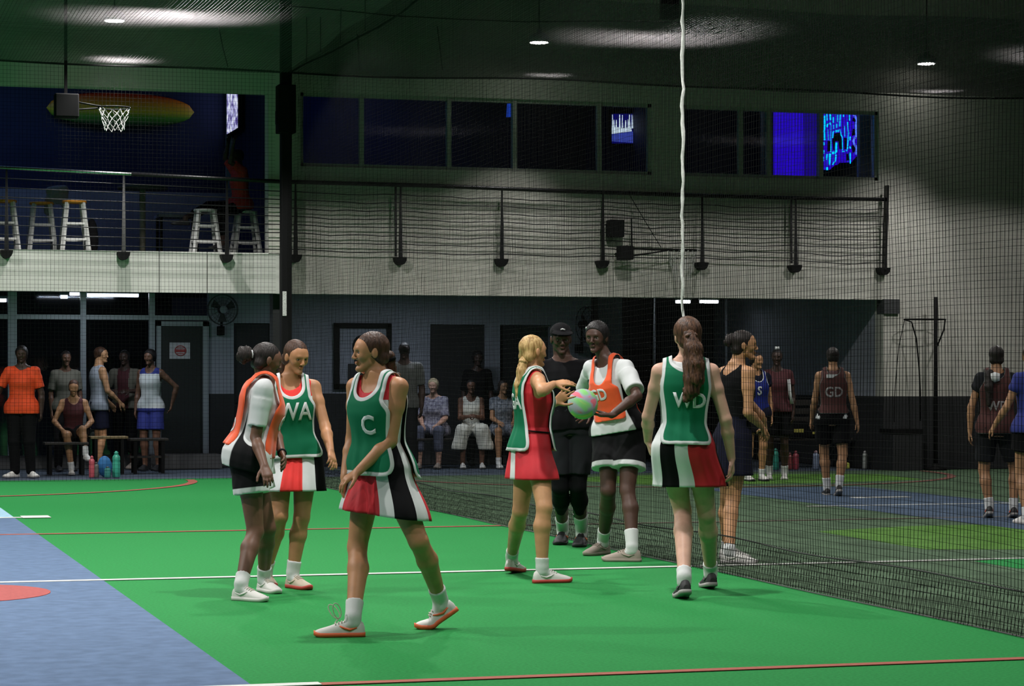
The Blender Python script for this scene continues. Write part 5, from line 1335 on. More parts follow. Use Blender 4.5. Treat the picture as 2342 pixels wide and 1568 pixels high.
# ------------------------------------------------------------------ hoops
M_wnet = mat('white_goal_net', (.30, .30, .29), .8)
def hoop(label, box, ring, Yb, zdrop, w_):
    """bracket box, two rods to a ring, white net hanging from the ring; positions as seen on the plane Yb"""
    c = onY(box[0], box[1], Yb); r = onY(ring[0], ring[1], Yb); t = thing('goal_hoop', c, label, 'hoop'); R = .21
    b = MB(); b.box(c + Vector((-box[2], -.10, -box[2])), c + Vector((box[2], .12, box[2])), bev=.015); b.build('mounting_box', M_black, t)
    b = MB(); b.bar(c + Vector((0, .1, 0)), (c.x, YW, c.z) if zdrop > .35 else (c.x, c.y + .1, 8.0), .04); b.build('bracket', M_black, t)
    ctr = r + Vector((0, .02, 0))
    for dy, dz in ((-.12, .06), (.08, -.05)): b = MB(); b.tube([c + Vector((.05, dy*.5, dz)), ctr + Vector((-R*.9, dy, .0))], .012, 6); b.build('rod', M_black, t)
    b = MB(); b.tube([ctr + Vector((R*math.cos(q*math.pi/12), R*math.sin(q*math.pi/12), 0)) for q in range(24)], .010, 6, closed=True); b.build('ring', M_black, t)
    b = MB(); n = 12; rows = 5
    def np_(i, j): q = 2*math.pi*(i + .5*(j % 2))/n; rr = R*(1 - .42*(j/rows)**.8); return ctr + Vector((rr*math.cos(q) + .012*math.sin(i*3 + j), rr*math.sin(q), -zdrop*j/rows - .01*math.sin(i*2.3)))
    for i in range(n):
        for j in range(rows):
            b.bar(np_(i, j), np_(i, j + 1), .006); b.bar(np_(i, j), np_(i - 1 if j % 2 == 0 else i + 1, j + 1), .006)
    b.build('net', M_wnet if zdrop < .35 else mat('bright_white_goal_net', (.62, .62, .60), .8), t, kind='stuff', recalc=False); return t
hp1 = hoop('black goal hoop with white net at the end of the right court', (1430, 578, .10), (1562, 572), 32.2, .42, 1)
b = MB(); a = onY(1444, 500, 32.2); c = onY(1445, 566, 32.2); b.bar(a, c, .018); b.build('upright', M_black, hp1); b = MB(); b.tube([onY(1440, 446, 32.3), onY(1475, 505, 32.2), onY(1512, 566, 32.1)], .006, 5); b.build('stay_cable', M_black, hp1)
hp2 = hoop('black goal hoop with white net in front of the surfboard', (152, 242, .155), (262, 246), 31.7, .30, 1)
t = thing('wall_speaker', onY(1408, 522, YW - .15), 'small square black loudspeaker on the white wall above the hoop', 'loudspeaker')
a, c = onY(1392, 542, YW - .2), onY(1424, 503, YW - .2); b = MB(); b.box((a.x, YW - .28, a.z), (c.x, YW - .08, c.z), bev=.012); b.build('cabinet', M_black, t); b = MB(); b.box(((a.x + c.x)/2 - .03, YW - .09, a.z + .08), ((a.x + c.x)/2 + .03, YW, a.z + .14)); b.build('bracket', M_black, t)
# goal post standing by the right-hand wall
x = XY(2140, 32.2); gp = thing('goal_post', (x, 32.2, 0), 'free-standing dark goal post with a small ring by the right-hand wall', 'goal post')
b = MB(); b.tube([(x, 32.2, .03), (x, 32.2, ZY(2140, 679, 32.2))], .030, 10); b.build('pole', M_black, gp); b = MB(); b.lathe([(.17, 0), (.17, .03), (.06, .05), (.05, .10)], (x, 32.2, 0), 20); b.build('base', M_black, gp)
zr = ZY(2118, 730, 32.2); xa, xc = XY(2070, 32.2), XY(2163, 32.2); cx_ = (xa + xc)/2; R = (xc - xa)/2
b = MB(); b.tube([(cx_ + R*math.cos(q*math.pi/16), 32.22 + R*.5*math.sin(q*math.pi/16), zr) for q in range(32)], .010, 6, closed=True); b.build('ring', M_black, gp)
b = MB(); b.tube([(x, 32.2, zr - .45), (xc - .03, 32.2, zr - .15), (xc, 32.22, zr)], .012, 6); b.build('brace', M_black, gp)
for pts in ([(2070, 731), (2085, 736), (2096, 775), (2102, 840), (2105, 900), (2105, 962)], [(2069, 731), (2056, 790), (2050, 850), (2046, 905), (2045, 965)]):
    b = MB(); b.tube([onY(px, py, 32.22) for px, py in pts], .011 if pts[1][0] > 2070 else .006, 6); b.build('hanging_cord', M_black, gp)

# ------------------------------------------------------------------ screens and neon in the upper room
def screen(name, label, a, c, y, parts, frame=True, cat='screen'):
    t = thing(name, ((a.x + c.x)/2, y, a.z), label, cat); b = MB(); b.box((a.x - .02, y, a.z - .02), (c.x + .02, y + .06, c.z + .02)); b.build('casing', M_black, t)
    return t
Yt = 34.2
a, c = onY(1397, 330, Yt), onY(1487, 256, Yt); tv = screen('television', 'television glowing white and blue behind the right end of the long window', a, c, Yt, None)
px_m = (c.x - a.x)/90
def quad_px(pts, y): return [onY(px, py, y) for px, py in pts]
def glow(parent, name, m, polys, y, th=.004):
    b = MB()
    for pts in polys:
        q = quad_px(pts, y); n = len(q); b.add([v for v in q] + [v + Vector((0, th, 0)) for v in q], [tuple(range(n)), tuple(range(n, 2*n))[::-1]] + [(i, (i+1) % n, n+(i+1) % n, n+i) for i in range(n)])
    return b.build(name, m, parent)
E_white = emit_mat('screen_white', (.9, 1, .95), .95); E_peri = emit_mat('screen_periwinkle', (.06, .085, .42), .9); E_deep = emit_mat('screen_deep_blue', (.004, .003, .12), 1.0)
glow(tv, 'picture_background', E_deep, [[(1399, 328), (1486, 328), (1486, 260), (1399, 260)]], Yt - .004)
glow(tv, 'picture_lower_band', E_peri, [[(1399, 323), (1486, 329), (1486, 294), (1460, 299), (1399, 307)]], Yt - .010)
glow(tv, 'picture_bright_shapes', E_white, [[(1399, 306), (1445, 300), (1443, 291), (1425, 293), (1410, 290), (1399, 292)], [(1450, 299), (1460, 298), (1461, 283), (1454, 285)]] +
     [[(x, 294), (x + w_, 293), (x + w_*.7, y), (x + w_*.3, y)] for x, y, w_ in ((1399, 262, 3.5), (1402, 274, 4), (1408, 274, 3.5), (1415, 262, 4.5), (1422, 263, 3.5), (1429, 275, 4), (1435, 273, 4), (1438, 262, 4), (1444, 262, 4), (1450, 268, 5), (1456, 264, 5))], Yt - .016)
Yn = 33.5
E_pan = emit_mat('blue_lit_glow', (.030, .003, .62), .85)  # blue light falling on the panel is put in as emission
a, c = onY(1769, 411, Yn), onY(1870, 250, Yn); lp = screen('blue_lit_panel', 'tall panel lit blue behind the right-hand window', a, c, Yn + .02, None, cat='light panel'); glow(lp, 'lit_face', E_pan, [[(1769, 411), (1838, 412), (1838, 249), (1769, 249)]], Yn); glow(lp, 'lit_face', emit_mat('blue_lit_glow_dim', (.018, .004, .26), .8), [[(1838, 412), (1872, 412), (1872, 249), (1838, 249)]], Yn)
NB = lambda x, y: (1860 + x*.1148, 240 + y*.1148)
a, c = onY(1884, 404, Yn), onY(1969, 252, Yn); ne = screen('neon_sign', 'bright neon sign of tangled cyan and blue tubes behind the window', a, c, Yn + .05, None, cat='neon sign')
glow(ne, 'backing', emit_mat('neon_blue_glow', (.045, .0, .85), .75), [[NB(200, 1290), NB(420, 1290), NB(520, 1150), NB(760, 1140), NB(900, 980), NB(950, 700), NB(940, 130), NB(200, 130)]], Yn + .04)
glow(ne, 'dark_cutout', M_black, [[NB(*q) for q in pl] for pl in ([(400, 900), (380, 700), (430, 560), (540, 550), (570, 700), (575, 880), (520, 880), (500, 720), (440, 720), (420, 900)], [(280, 930), (340, 920), (345, 720), (285, 710)], [(620, 880), (665, 870), (670, 660), (615, 650)], [(770, 620), (840, 590), (830, 480), (790, 470)], [(780, 320), (840, 340), (850, 270), (790, 250)], [(800, 960), (840, 900), (840, 830), (780, 790), (760, 850)], [(330, 1290), (430, 1200), (640, 1150), (600, 1290)], [(660, 1110), (715, 1100), (700, 970), (665, 980)])], Yn + .03)
E_cy = emit_mat('neon_cyan', (.0, .62, 1.0), 1.5); E_lb = emit_mat('neon_light_blue', (.12, .22, 1.0), 1.3)
def neon(strokes, m):
    for pts, w_ in strokes:
        b = MB(); q = [onY(*NB(*p_), Yn) for p_ in pts]; b.tube(q, w_*.1148*.5*34.8/FPX, 6); b.build('tube', m, ne)
neon([([(225, 215), (230, 400), (215, 520), (228, 700)], 42), ([(210, 740), (212, 805)], 30), ([(210, 900), (210, 965)], 28), ([(204, 1030), (206, 1120)], 18), ([(268, 140), (276, 310)], 24), ([(335, 150), (345, 300)], 36), ([(405, 240), (405, 355)], 36), ([(480, 140), (480, 335)], 28), ([(538, 155), (530, 425)], 36),
      ([(470, 375), (470, 455)], 32), ([(410, 395), (412, 475)], 26), ([(275, 440), (285, 380), (345, 360), (350, 395)], 32), ([(300, 490), (305, 700)], 22), ([(360, 400), (350, 940)], 20), ([(388, 655), (395, 540), (420, 520)], 26), ([(450, 520), (505, 515)], 46), ([(530, 480), (555, 600), (580, 640), (585, 900)], 24), ([(598, 915), (600, 935)], 50), ([(655, 905), (670, 905)], 40),
      ([(625, 420), (630, 625)], 14), ([(685, 340), (705, 560), (680, 880)], 26), ([(465, 745), (460, 940)], 56), ([(380, 955), (445, 950)], 50), ([(335, 970), (318, 1190)], 48), ([(452, 990), (440, 1110), (385, 1185)], 32), ([(275, 980), (262, 1090)], 28), ([(274, 1240), (276, 1295)], 46), ([(735, 630), (730, 700)], 30), ([(720, 820), (742, 865)], 30), ([(735, 950), (735, 1165)], 32), ([(718, 190), (725, 310)], 24), ([(602, 185), (604, 235)], 24)], E_cy)
neon([([(800, 170), (870, 300), (845, 420), (862, 590), (800, 720), (858, 860), (850, 985)], 46)], E_lb)
# narrow screen edge on the balcony side wall
xs_ = xp - .05; t = thing('wall_television', (xs_, 35.6, 5.1), 'lit television on the blue side wall of the balcony', 'screen')
z0_, z1_ = ZY(536, 300, 35.9), 5.98
b = MB(); b.box((xs_ - .06, 35.35, z0_ - .03), (xs_, 36.38, z1_ + .03)); b.build('casing', M_black, t)
tvm = mat('television_picture', (0, 0, 0), .5); nt = tvm.node_tree; tcn = nt.nodes.new('ShaderNodeTexCoord'); nz_ = nt.nodes.new('ShaderNodeTexNoise'); nz_.inputs['Scale'].default_value = 9; cr = nt.nodes.new('ShaderNodeValToRGB'); nt.links.new(tcn.outputs['Object'], nz_.inputs['Vector']); nt.links.new(nz_.outputs['Fac'], cr.inputs['Fac']); nt.links.new(cr.outputs['Color'], nt.nodes['Principled BSDF'].inputs['Emission Color']); nt.nodes['Principled BSDF'].inputs['Emission Strength'].default_value = .9
e = cr.color_ramp.elements; e[0].position = .38; e[0].color = (.07, .05, .22, 1); e[1].position = .62; e[1].color = (.85, .9, 1, 1); q = e.new(.5); q.color = (.42, .42, .75, 1)
b = MB(); b.box((xs_ - .066, 35.38, z0_), (xs_ - .06, 36.35, z1_)); b.build('screen_face', tvm, t)
# ceiling light glimpsed in the window room
a = onY(1166, 232, 34.5); tag(glow(None, 'blue_lamp', emit_mat('blue_lamp_glow', (.012, .05, .34), 1), [[(1158, 268), (1173, 268), (1173, 230), (1160, 230)]], 34.5), 'small blue glowing lamp behind the middle of the long window', 'lamp')
o_ = [o for o in scene.objects if o.name == 'blue_lamp'][0]
area('window_room_fill', (13.4, 33.2, 6.15), 3.5, 2.5, .4, col=(.7, .8, 1.0)); area('blue_room_fill', (7.5, 35.0, 6.1), 9, 3, 2, col=(.15, .25, 1.0)); area('blue_room_fill', (2.2, 34.8, 6.1), 12, 3, 1.5, col=(.3, .45, 1.0))  # unseen fill lights added to brighten the upper room and balcony

# ------------------------------------------------------------------ under the balcony: tubes, fans, picture, sign
E_tube = emit_mat('fluorescent_tube', (.88, .95, 1.0), 5.0)
def tubelight(x0, x1, y, z, label, d=0):
    t = thing('strip_light', ((x0 + x1)/2, y, z), label, 'light', 'fluorescent strip lights under the balcony'); b = MB(); b.box((x0, y - .05, z + .03), (x1, y + .05, z + .07)); b.build('housing', M_fascia, t)
    b = MB(); b.box((x0 + .01, y - .035, z - .022), (x1 - .01, y + .035, z + .03), bev=.008); b.build('tube', E_tube, t)
    b = MB(); b.bar(((x0 + x1)/2, y, z + .07), ((x0 + x1)/2, y, ZC), .02); b.build('hanger', M_dgrey, t)
Yl = 37.6
for q0, q1, py, lb in ((198, 318, 675, 'long fluorescent strip light behind the glass beside the door'), (158, 183, 672, 'short fluorescent strip light near the middle mullion'), (137, 156, 679, 'short fluorescent strip light just left of another'), (-20, 16, 687, 'fluorescent strip light at the left edge')):
    tubelight(XY(q0, Yl), XY(q1, Yl), Yl, ZY(q0, py, Yl), lb)
for q0, q1, lb in ((1545, 1579, 'left of two bright strip lights in the dark alcove'), (1600, 1643, 'right of two bright strip lights in the dark alcove')): tubelight(XY(q0, 37.2), XY(q1, 37.2), 37.2, ZY(q0, 690, 37.2), lb)
area('alcove_strip_glow', (XY(1600, 37.4), 37.4, 2.55), 1.0, 1.5, .1); area('glazed_room_glow', (1.2, 37.8, 2.55), 5, 2, .1)
def fan(px, py, Y, r, label, face=1, rz=0.0, m=None):
    c = onY(px, py, Y); t = thing('wall_fan', c, label, 'fan'); t.rotation_euler = (0, 0, 0); m = m or M_dgrey
    rot = Matrix.Rotation(rz, 3, 'Z'); W_ = lambda v: c + rot @ Vector(v)
    b = MB()
    for k in range(1, 6): b.tube([W_((r*k/5*math.cos(q*math.pi/12), -.05*(1 - (k/5)**2) - .09, r*k/5*math.sin(q*math.pi/12))) for q in range(24)], .003 if k < 5 else .007, 5, closed=True)
    for q in range(16): an = q*math.pi/8; b.tube([W_((r*k/4*math.cos(an), -.05*(1 - (k/4)**2) - .09, r*k/4*math.sin(an))) for k in range(5)], .002, 4)
    b.tube([W_((r*math.cos(q*math.pi/12), -.0, r*math.sin(q*math.pi/12))) for q in range(24)], .006, 5, closed=True)
    for q in range(12): an = q*math.pi/6; b.tube([W_((r*math.cos(an), -.09, r*math.sin(an))), W_((r*math.cos(an), 0, r*math.sin(an))), W_((.05*math.cos(an), .05, .05*math.sin(an)))], .0025, 4)
    b.build('guard', m, t)
    for i in range(3):
        a0 = i*2.094 + .4; b = MB(); b.add([W_((math.cos(a0 + da)*rr, -.06 + dy, math.sin(a0 + da)*rr)) for rr, da, dy in ((.04, -.5, .015), (.04, .5, -.015), (r*.85, .42, -.03), (r*.88, -.25, .02))], [(0, 1, 2, 3)]); o = b.build('blade', m, t); md = o.modifiers.new('s', 'SOLIDIFY'); md.thickness = .004
    b = MB(); b.tube([W_((0, -.145, 0)), W_((0, -.135, 0))], r*.26, 16); b.build('hub_badge', M_recess if face else m, t)
    b = MB(); b.tube([W_((0, -.03, 0)), W_((0, .10, 0))], .055, 14); b.tube([W_((0, .06, 0)), W_((0, .06, -r*1.1)), W_((0, .16, -r*1.25))], .02, 8); b.build('motor', M_black, t)
    b = MB(); q = W_((0, .1, -r*1.3)); b.box((q.x - .05, q.y - .03, q.z - .09), (q.x + .05, q.y + .12, q.z + .05)); b.build('wall_bracket', M_black, t)
fan(508, 708, YR - .2, .23, 'grey wall fan on the white pier beside the glass door'); fan(1338, 742, YR - .25, .28, 'large dark wall fan at the left edge of the alcove', 0, .7, M_black)
# framed picture
a, c = onY(763, 890, YR), onY(894, 739, YR); y = YR - .04; pf_ = thing('framed_picture', ((a.x + c.x)/2, y, a.z), 'black framed portrait picture hanging on the grey recess wall', 'picture'); e = .085
b = MB(); b.box((a.x, y - .02, a.z), (a.x + e, YR, c.z)); b.box((c.x - e, y - .02, a.z), (c.x, YR, c.z)); b.box((a.x, y - .02, a.z), (c.x, YR, a.z + e)); b.box((a.x, y - .02, c.z - e), (c.x, YR, c.z)); b.build('frame', M_black, pf_)
b = MB(); b.box((a.x + e, y, a.z + e), (c.x - e, YR, c.z - e)); b.build('mat_board', M_recess, pf_)
cx_, cz_ = a.x + (c.x - a.x)*.5, a.z
b = MB(); b.lathe([(.0, -.003), (.15, -.003), (.15, .003), (0, .003)], (cx_ - .02, y - .004, cz_ + .66), 20, 0, 'y', sy=1.25); b.prism([(0, 0)]*0 or [(cx_ - .24, y - .006), (cx_ + .22, y - .006), (cx_ + .22, y - .001), (cx_ - .24, y - .001)], cz_ + .12, cz_ + .40); b.prism([(cx_ - .14, y - .006), (cx_ + .12, y - .006), (cx_ + .12, y - .001), (cx_ - .14, y - .001)], cz_ + .40, cz_ + .55); b.build('portrait_print', M_dark, pf_)
# notice on the glass door
a, c = onY(389, 820, YR - .1), onY(436, 783, YR - .1); y = YR - .036; nt_ = thing('door_notice', ((a.x + c.x)/2, y, a.z), 'white paper notice with a round red mark on the dark door', 'notice')
b = MB(); b.box((a.x, y - .002, a.z), (c.x, y + .002, c.z)); b.build('paper', mat('white_paper', (.62, .62, .64), .8), nt_)
b = MB(); cx_, cz_ = (a.x + c.x)/2 + .01, (a.z + c.z)/2; b.tube([(cx_ + .085*math.cos(q*math.pi/12), y - .004, cz_ + .075*math.sin(q*math.pi/12)) for q in range(24)], .008, 5, closed=True); b.box((cx_ - .075, y - .005, cz_ - .022), (cx_ + .075, y - .002, cz_ + .022)); b.box((cx_ - .05, y - .005, cz_ + .035), (cx_ + .05, y - .002, cz_ + .048)); b.box((cx_ - .05, y - .005, cz_ - .05), (cx_ + .05, y - .002, cz_ - .037)); b.build('red_mark', mat('red_print', (.45, .08, .08), .8), nt_)
# alcove: counter, shelves, board, aluminium posts
x0, x1 = XY(1375, 38.6), XY(1665, 38.6); t = thing('bar_counter', ((x0 + x1)/2, 38.6, 0), 'dark bar counter inside the alcove behind the players', 'counter'); b = MB(); b.box((x0, 38.3, 0), (x1, 38.8, 1.02)); b.build('body', M_dark, t); b = MB(); b.box((x0 - .05, 38.2, 1.02), (x1 + .05, 38.85, 1.07)); b.build('worktop', M_dgrey, t)
t = thing('shelf_unit', (XY(1440, 39.4), 39.4, 1.2), 'dark wall shelves above the bar counter', 'shelf')
for z in (1.55, 1.9, 2.3): b = MB(); b.box((XY(1372, 39.4), 39.2, z), (XY(1500, 39.4), 39.6, z + .05)); b.build('shelf', M_black if z != 1.9 else M_dgrey, t)
for q in (1372, 1500): b = MB(); b.box((XY(q, 39.4) - .03, 39.2, 1.2), (XY(q, 39.4) + .03, 39.6, 2.6)); b.build('upright', M_black, t)
for q, lb in ((1496, 'slim aluminium post left of the strip lights in the alcove'), (1661, 'slim aluminium post right of the strip lights in the alcove')):
    x = XY(q, 38.0); t = thing('slim_post', (x, 38.0, 0), lb, 'post'); b = MB(); b.box((x - .02, 37.98, .02), (x + .02, 38.02, ZC), bev=.004); b.build('shaft', M_alu, t); b = MB(); b.box((x - .05, 37.95, 0), (x + .05, 38.05, .02)); b.build('foot', M_alu, t)
a, c = onY(1822, 880, YA - .08), onY(1920, 766, YA - .08); t = thing('wall_screen', ((a.x + c.x)/2, YA - .08, a.z), 'large black switched-off screen on the dark alcove wall', 'screen'); b = MB(); b.box((a.x, YA - .07, a.z), (c.x, YA, c.z), bev=.01); b.build('casing', M_black, t); b = MB(); b.box((a.x + .03, YA - .075, a.z + .03), (c.x - .03, YA - .068, c.z - .03)); b.build('panel_face', mat('dark_screen_glass', (.004, .004, .004), .25), t)

# ------------------------------------------------------------------ benches, bags, bottles
def bench(px0, px1, Y, z, label, m_top, m_leg, back=False, dep=.36, shelf=False, slats=3):
    x0, x1 = XY(px0, Y), XY(px1, Y); t = thing('bench', ((x0 + x1)/2, Y, 0), label, 'bench')
    w_ = dep/slats
    for k in range(slats): b = MB(); b.box((x0, Y - dep/2 + k*w_ + .006, z - .035), (x1, Y - dep/2 + (k+1)*w_ - .006, z), bev=.006); b.build('plank', m_top, t)
    n = max(2, int((x1 - x0)/1.2) + 1)
    for i in range(n):
        x = x0 + .08 + (x1 - x0 - .16)*i/(n - 1)
        for y in (Y - dep/2 + .04, Y + dep/2 - .04): b = MB(); b.bar((x, y, 0), (x, y, z - .035), .045); b.build('leg', m_leg, t)
        b = MB(); b.bar((x, Y - dep/2 + .04, z - .06), (x, Y + dep/2 - .04, z - .06), .04); b.build('brace', m_leg, t)
    if shelf: b = MB(); b.box((x0, Y - dep/2 + .03, .22), (x1, Y + dep/2 - .03, .245)); b.build('shelf', m_top, t)
    if back:
        for k in range(4): b = MB(); b.box((x0, Y + dep/2 - .02, z + .10 + k*.13), (x1, Y + dep/2 + .005, z + .19 + k*.13), bev=.005); b.build('back_slat', m_top, t)
        for x in (x0 + .08, x1 - .08): b = MB(); b.bar((x, Y + dep/2 + .02, z - .05), (x, Y + dep/2 + .02, z + .62), .04); b.build('back_post', m_leg, t)
    return t
M_dwood = mat('dark_stained_wood', (.022, .018, .015), .6, noise=.2, nscale=12, stretch=(1, 6, 1))
bench(100, 200, 34.1, .46, 'dark bench under the girl with crossed legs', M_dwood, M_black); bench(204, 290, 34.3, .535, 'wooden bench with a pale brown top beside the water bottles', mat('pale_brown_wood', (.22, .16, .075), .6, noise=.25, nscale=12, stretch=(1, 6, 1)), M_black)
bench(294, 382, 34.4, .50, 'dark low bench with a shelf in front of the glass door', M_dwood, M_black, shelf=True)
bench(935, 1180, 35.2, .45, 'long dark bench with spectators against the recess wall', M_dwood, M_black)
bench(1752, 1940, 33.7, .45, 'dark slatted bench with backrest beyond the right court', M_dwood, M_black, back=True)
def bottle(px, py0, py1, r, col, label, Y=33.0, cap=(.05, .05, .05)):
    x = XY(px, Y); hgt = (py1 - py0)/FPX*DY(px, Y); t = thing('water_bottle', (x, Y, 0), label, 'bottle', 'drink bottles on the floor'); m = mat('plastic_%d_%d' % (px, py0), col, .35)
    b = MB(); b.lathe([(r*.9, .0), (r, .01), (r, hgt*.55), (r*.9, hgt*.62), (r, hgt*.68), (r*.95, hgt*.78), (r*.5, hgt*.88)], (x, Y, 0), 16); b.build('bottle_body', m, t)
    b = MB(); b.lathe([(r*.55, hgt*.87), (r*.55, hgt*.96), (r*.3, hgt*.97), (r*.25, hgt)], (x, Y, 0), 14); b.build('cap', mat('cap_%d' % px, cap, .5), t)
bottle(210, 1042, 1092, .040, (.55, .10, .13), 'pink drink bottle beside the shoe of the girl with crossed legs', cap=(.5, .1, .12)); bottle(220, 1056, 1092, .036, (.14, .13, .12), 'short grey drink bottle next to the pink one')
bottle(266, 1032, 1092, .055, (.06, .42, .30), 'tall teal drink bottle below the wooden bench', cap=(.06, .4, .3)); bottle(246, 1066, 1092, .045, (.05, .25, .22), 'squat dark teal bottle below the blue bag', Y=32.9)
c = onY(241, 1060, 33.15); blob('drawstring_bag', 'small bright blue bag lying among the bottles on the floor', 'bag', Vector((c.x, 33.2, .145)), (.10, .08, .145), mat('bright_blue_cloth', (.03, .17, .42), .7))
for px, y0, r, col, lb, cp in ((1774, 1030, .05, (.03, .26, .19), 'dark teal bottle standing by the right-hand bench', (.03, .2, .15)), (1806, 1040, .045, (.22, .05, .05), 'dull red bottle, left of the red pair', (.1, .03, .03)), (1820, 1036, .045, (.30, .05, .07), 'brighter red bottle, right of the red pair', (.2, .03, .04)), (1866, 1036, .05, (.22, .27, .38), 'pale blue bottle beside the walking GD player', (.3, .2, .22)), (1938, 1064, .04, (.35, .38, .06), 'small yellow bottle behind the heel of the GD player', (.3, .3, .05)), (1978, 1038, .042, (.26, .28, .26), 'clear grey bottle standing alone on the right', (.3, .3, .3))):
    bottle(px, y0, 1079, r, col, lb, 33.0, cp)
M_yel = mat('yellow_webbing', (.45, .40, .08), .7)
for px, lb, dz in ((1820, 'black sports bag with yellow band on the right-hand bench', .13), (1862, 'low black bag with yellow lettering strip on the bench', .09)):
    x = XY(px, 33.6); t = thing('sports_bag', (x, 33.6, .45), lb, 'bag'); b = MB(); b.box((x - .17, 33.48, .45), (x + .17, 33.72, .45 + dz*2), bev=.05); b.build('bag_body', F_black, t); b = MB(); b.box((x - .08, 33.47, .45 + dz*.7), (x + .08, 33.482, .45 + dz*1.1)); b.build('band', M_yel, t)
c = onY(2088, 1010, 33.4); t = thing('equipment_crate', (c.x, 33.4, 0), 'dark crate standing against the black lower wall on the right', 'crate'); c0, c1 = XY(2038, 32.2), XY(2104, 32.2)
t.location = ((c0 + c1)/2, 32.35, 0); b = MB(); b.box((c0, 32.12, .0), (c1, 32.56, .60), bev=.01); b.build('crate_body', M_dark, t); b = MB(); b.box((c0 - .01, 32.11, .54), (c1 + .01, 32.57, .61)); b.build('lid', M_black, t)
# ------------------------------------------------------------------ spectators and the players of the other court
F_maroon = mat('maroon_mesh_fabric', (.075, .030, .028), .8, noise=.1, nscale=9); F_polo = mat('orange_polo_cotton', (.80, .07, .012), .75, noise=.12, nscale=7); F_grey = mat('grey_cotton', (.10, .105, .10), .85, noise=.1, nscale=9)
F_royal = mat('royal_blue_fabric', (.015, .025, .19), .8); F_singlet = mat('pale_singlet_fabric', (.40, .42, .47), .8, noise=.06, nscale=8); F_cream = mat('cream_cotton', (.60, .60, .53), .8, noise=.06, nscale=12); F_beige = mat('beige_fabric', (.14, .13, .10), .85); F_winered = mat('wine_red_fabric', (.06, .008, .012), .8)
F_print = mat('violet_print_cotton', (.14, .13, .20), .85, nscale=26, col2=(.42, .41, .48)); F_check = mat('blue_grey_check_cotton', (.07, .085, .11), .85, nscale=30, col2=(.22, .24, .27)); F_redbal = mat('red_tee', (.55, .03, .02), .8)
T_dim = mat('grey_print_ink', (.28, .26, .26), .8)
K_mid = skin_mat('olive_skin', (.36, .19, .10))
# right court
a = bg('player in a maroon GD bib seen from behind striding away on the far court', 1905, 27.6, 1.70, 178, K_mid, hair=(H_dark, 'short'), shoes=[S_black, S_grey], socks=F_sock, sock_h=.12, el=((-.05, .03, -.285), (.06, -.06, -.28)), wr=((-.02, .12, -.21), (.05, -.02, -.24)), kn=((-.0, .16, -.39), (.02, -.04, -.42)), ft=((-.05, .22, 0, .0), (.06, -.10, 20)))
tank(a, [F_maroon, F_white], lambda C, a=a: (local(a, C)[2] < .12).astype(int), hem=-.03, h=.012, name='top', grow=.014); shorts(a, [F_black], None, length=.7, flare=.02, h=.012, grow=.022, top=.16)
bib(a, F_maroon, F_grey, 'GD', T_dim, back_word='GD', size=.16, bw_t=.55, grow=.036, hem_f=.10, hem_b=.10, half=64, hem_half=68, trim=.008)
bib_o = [c for c in a.root.children if c.name.startswith('bib')][0]
b = MB(); q = a.nb - a.U*.055 - yawdir(178)*.125; b.box(q + Vector((-.09, -.006, -.02)), q + Vector((.09, .006, .02))); b.build('collar_band', F_white, a.root)
a = bg('player in a maroon bib with white scrunchie seen from behind, right edge', 2279, 23.2, 1.66, 174, K_mid, hair=(H_dark, 'pony', [(2263, 855, -.12, .045), (2262, 885, -.16, .04), (2262, 925, -.17, .022)]), shoes=[S_black, S_grey, S_orange], socks=F_sock, sock_h=.09, el=((-.09, .0, -.28), (.08, -.0, -.28)), wr=((-.01, .02, -.24), (.03, .10, -.22)), kn=((-.03, .06, -.42), (.10, .10, -.41)), ft=((-.07, .02, 16), (.17, .04, 12)))
shorts(a, [F_charcoal], None, length=.78, flare=.012, h=.012, grow=.02); tshirt(a, [F_charcoal], None, hem=-.02, sleeve=.25, h=.012, name='top')
bib(a, F_maroon, F_grey, 'WD', T_dim, back_word='WD', size=.13, bw_t=.40, grow=.046, hem_f=-.02, hem_b=-.10, half=66, hem_half=78, trim=.007)
b = MB(); q = P(2275, 862, 23.2 - .14); b.lathe([(.0, -.05), (.05, -.035), (.055, .0), (.05, .035), (0, .05)], q, 14); b.build('scrunchie', F_white, a.root)
a = bg('player at the right edge with one white shoe forward, mostly out of view', 2362, 22.4, 1.66, 200, K_mid, hair=(H_dark, 'pony', []), shoes=[S_white, S_grey], socks=F_sock, sock_h=.08, el=((-.10, .05, -.27), (.06, 0, -.28)), wr=((-.05, .14, -.18), (0, .06, -.235)), kn=((-.02, .05, -.42), (.02, .03, -.42)), ft=((-.12, -.05, 0), (.10, 0, 0)))
tshirt(a, [F_royal], None, hem=-.05, sleeve=.3, h=.012, name='top'); shorts(a, [F_black], None, length=.5, h=.012)
a = bg('player in a blue bib marked S half hidden behind the net player', 1728, 31.6, 1.68, 15, K_honey, hair=(H_dark, 'short'), shoes=[S_white, S_black], socks=F_sock, sock_h=.08, head_yaw=40)
tshirt(a, [F_navy], None, hem=-.05, sleeve=.2, h=.012, name='top'); shorts(a, [F_black], None, length=.6, h=.012); bib(a, F_royal, F_white, 'S', F_white, size=.16, word_t=.56, grow=.034, hem_f=.0, hem_b=.0, half=64, hem_half=72, trim=.01)
a = bg('player in dark kit with a white side stripe by the far bench', 1777, 32.1, 1.73, -8, K_dark, hair=(H_blackh, 'short'), shoes=[S_white, S_white], socks=F_sock, sock_h=.1)
tshirt(a, [F_winered], None, hem=-.02, sleeve=.5, h=.012); shorts(a, [F_black], None, length=.75, h=.012)
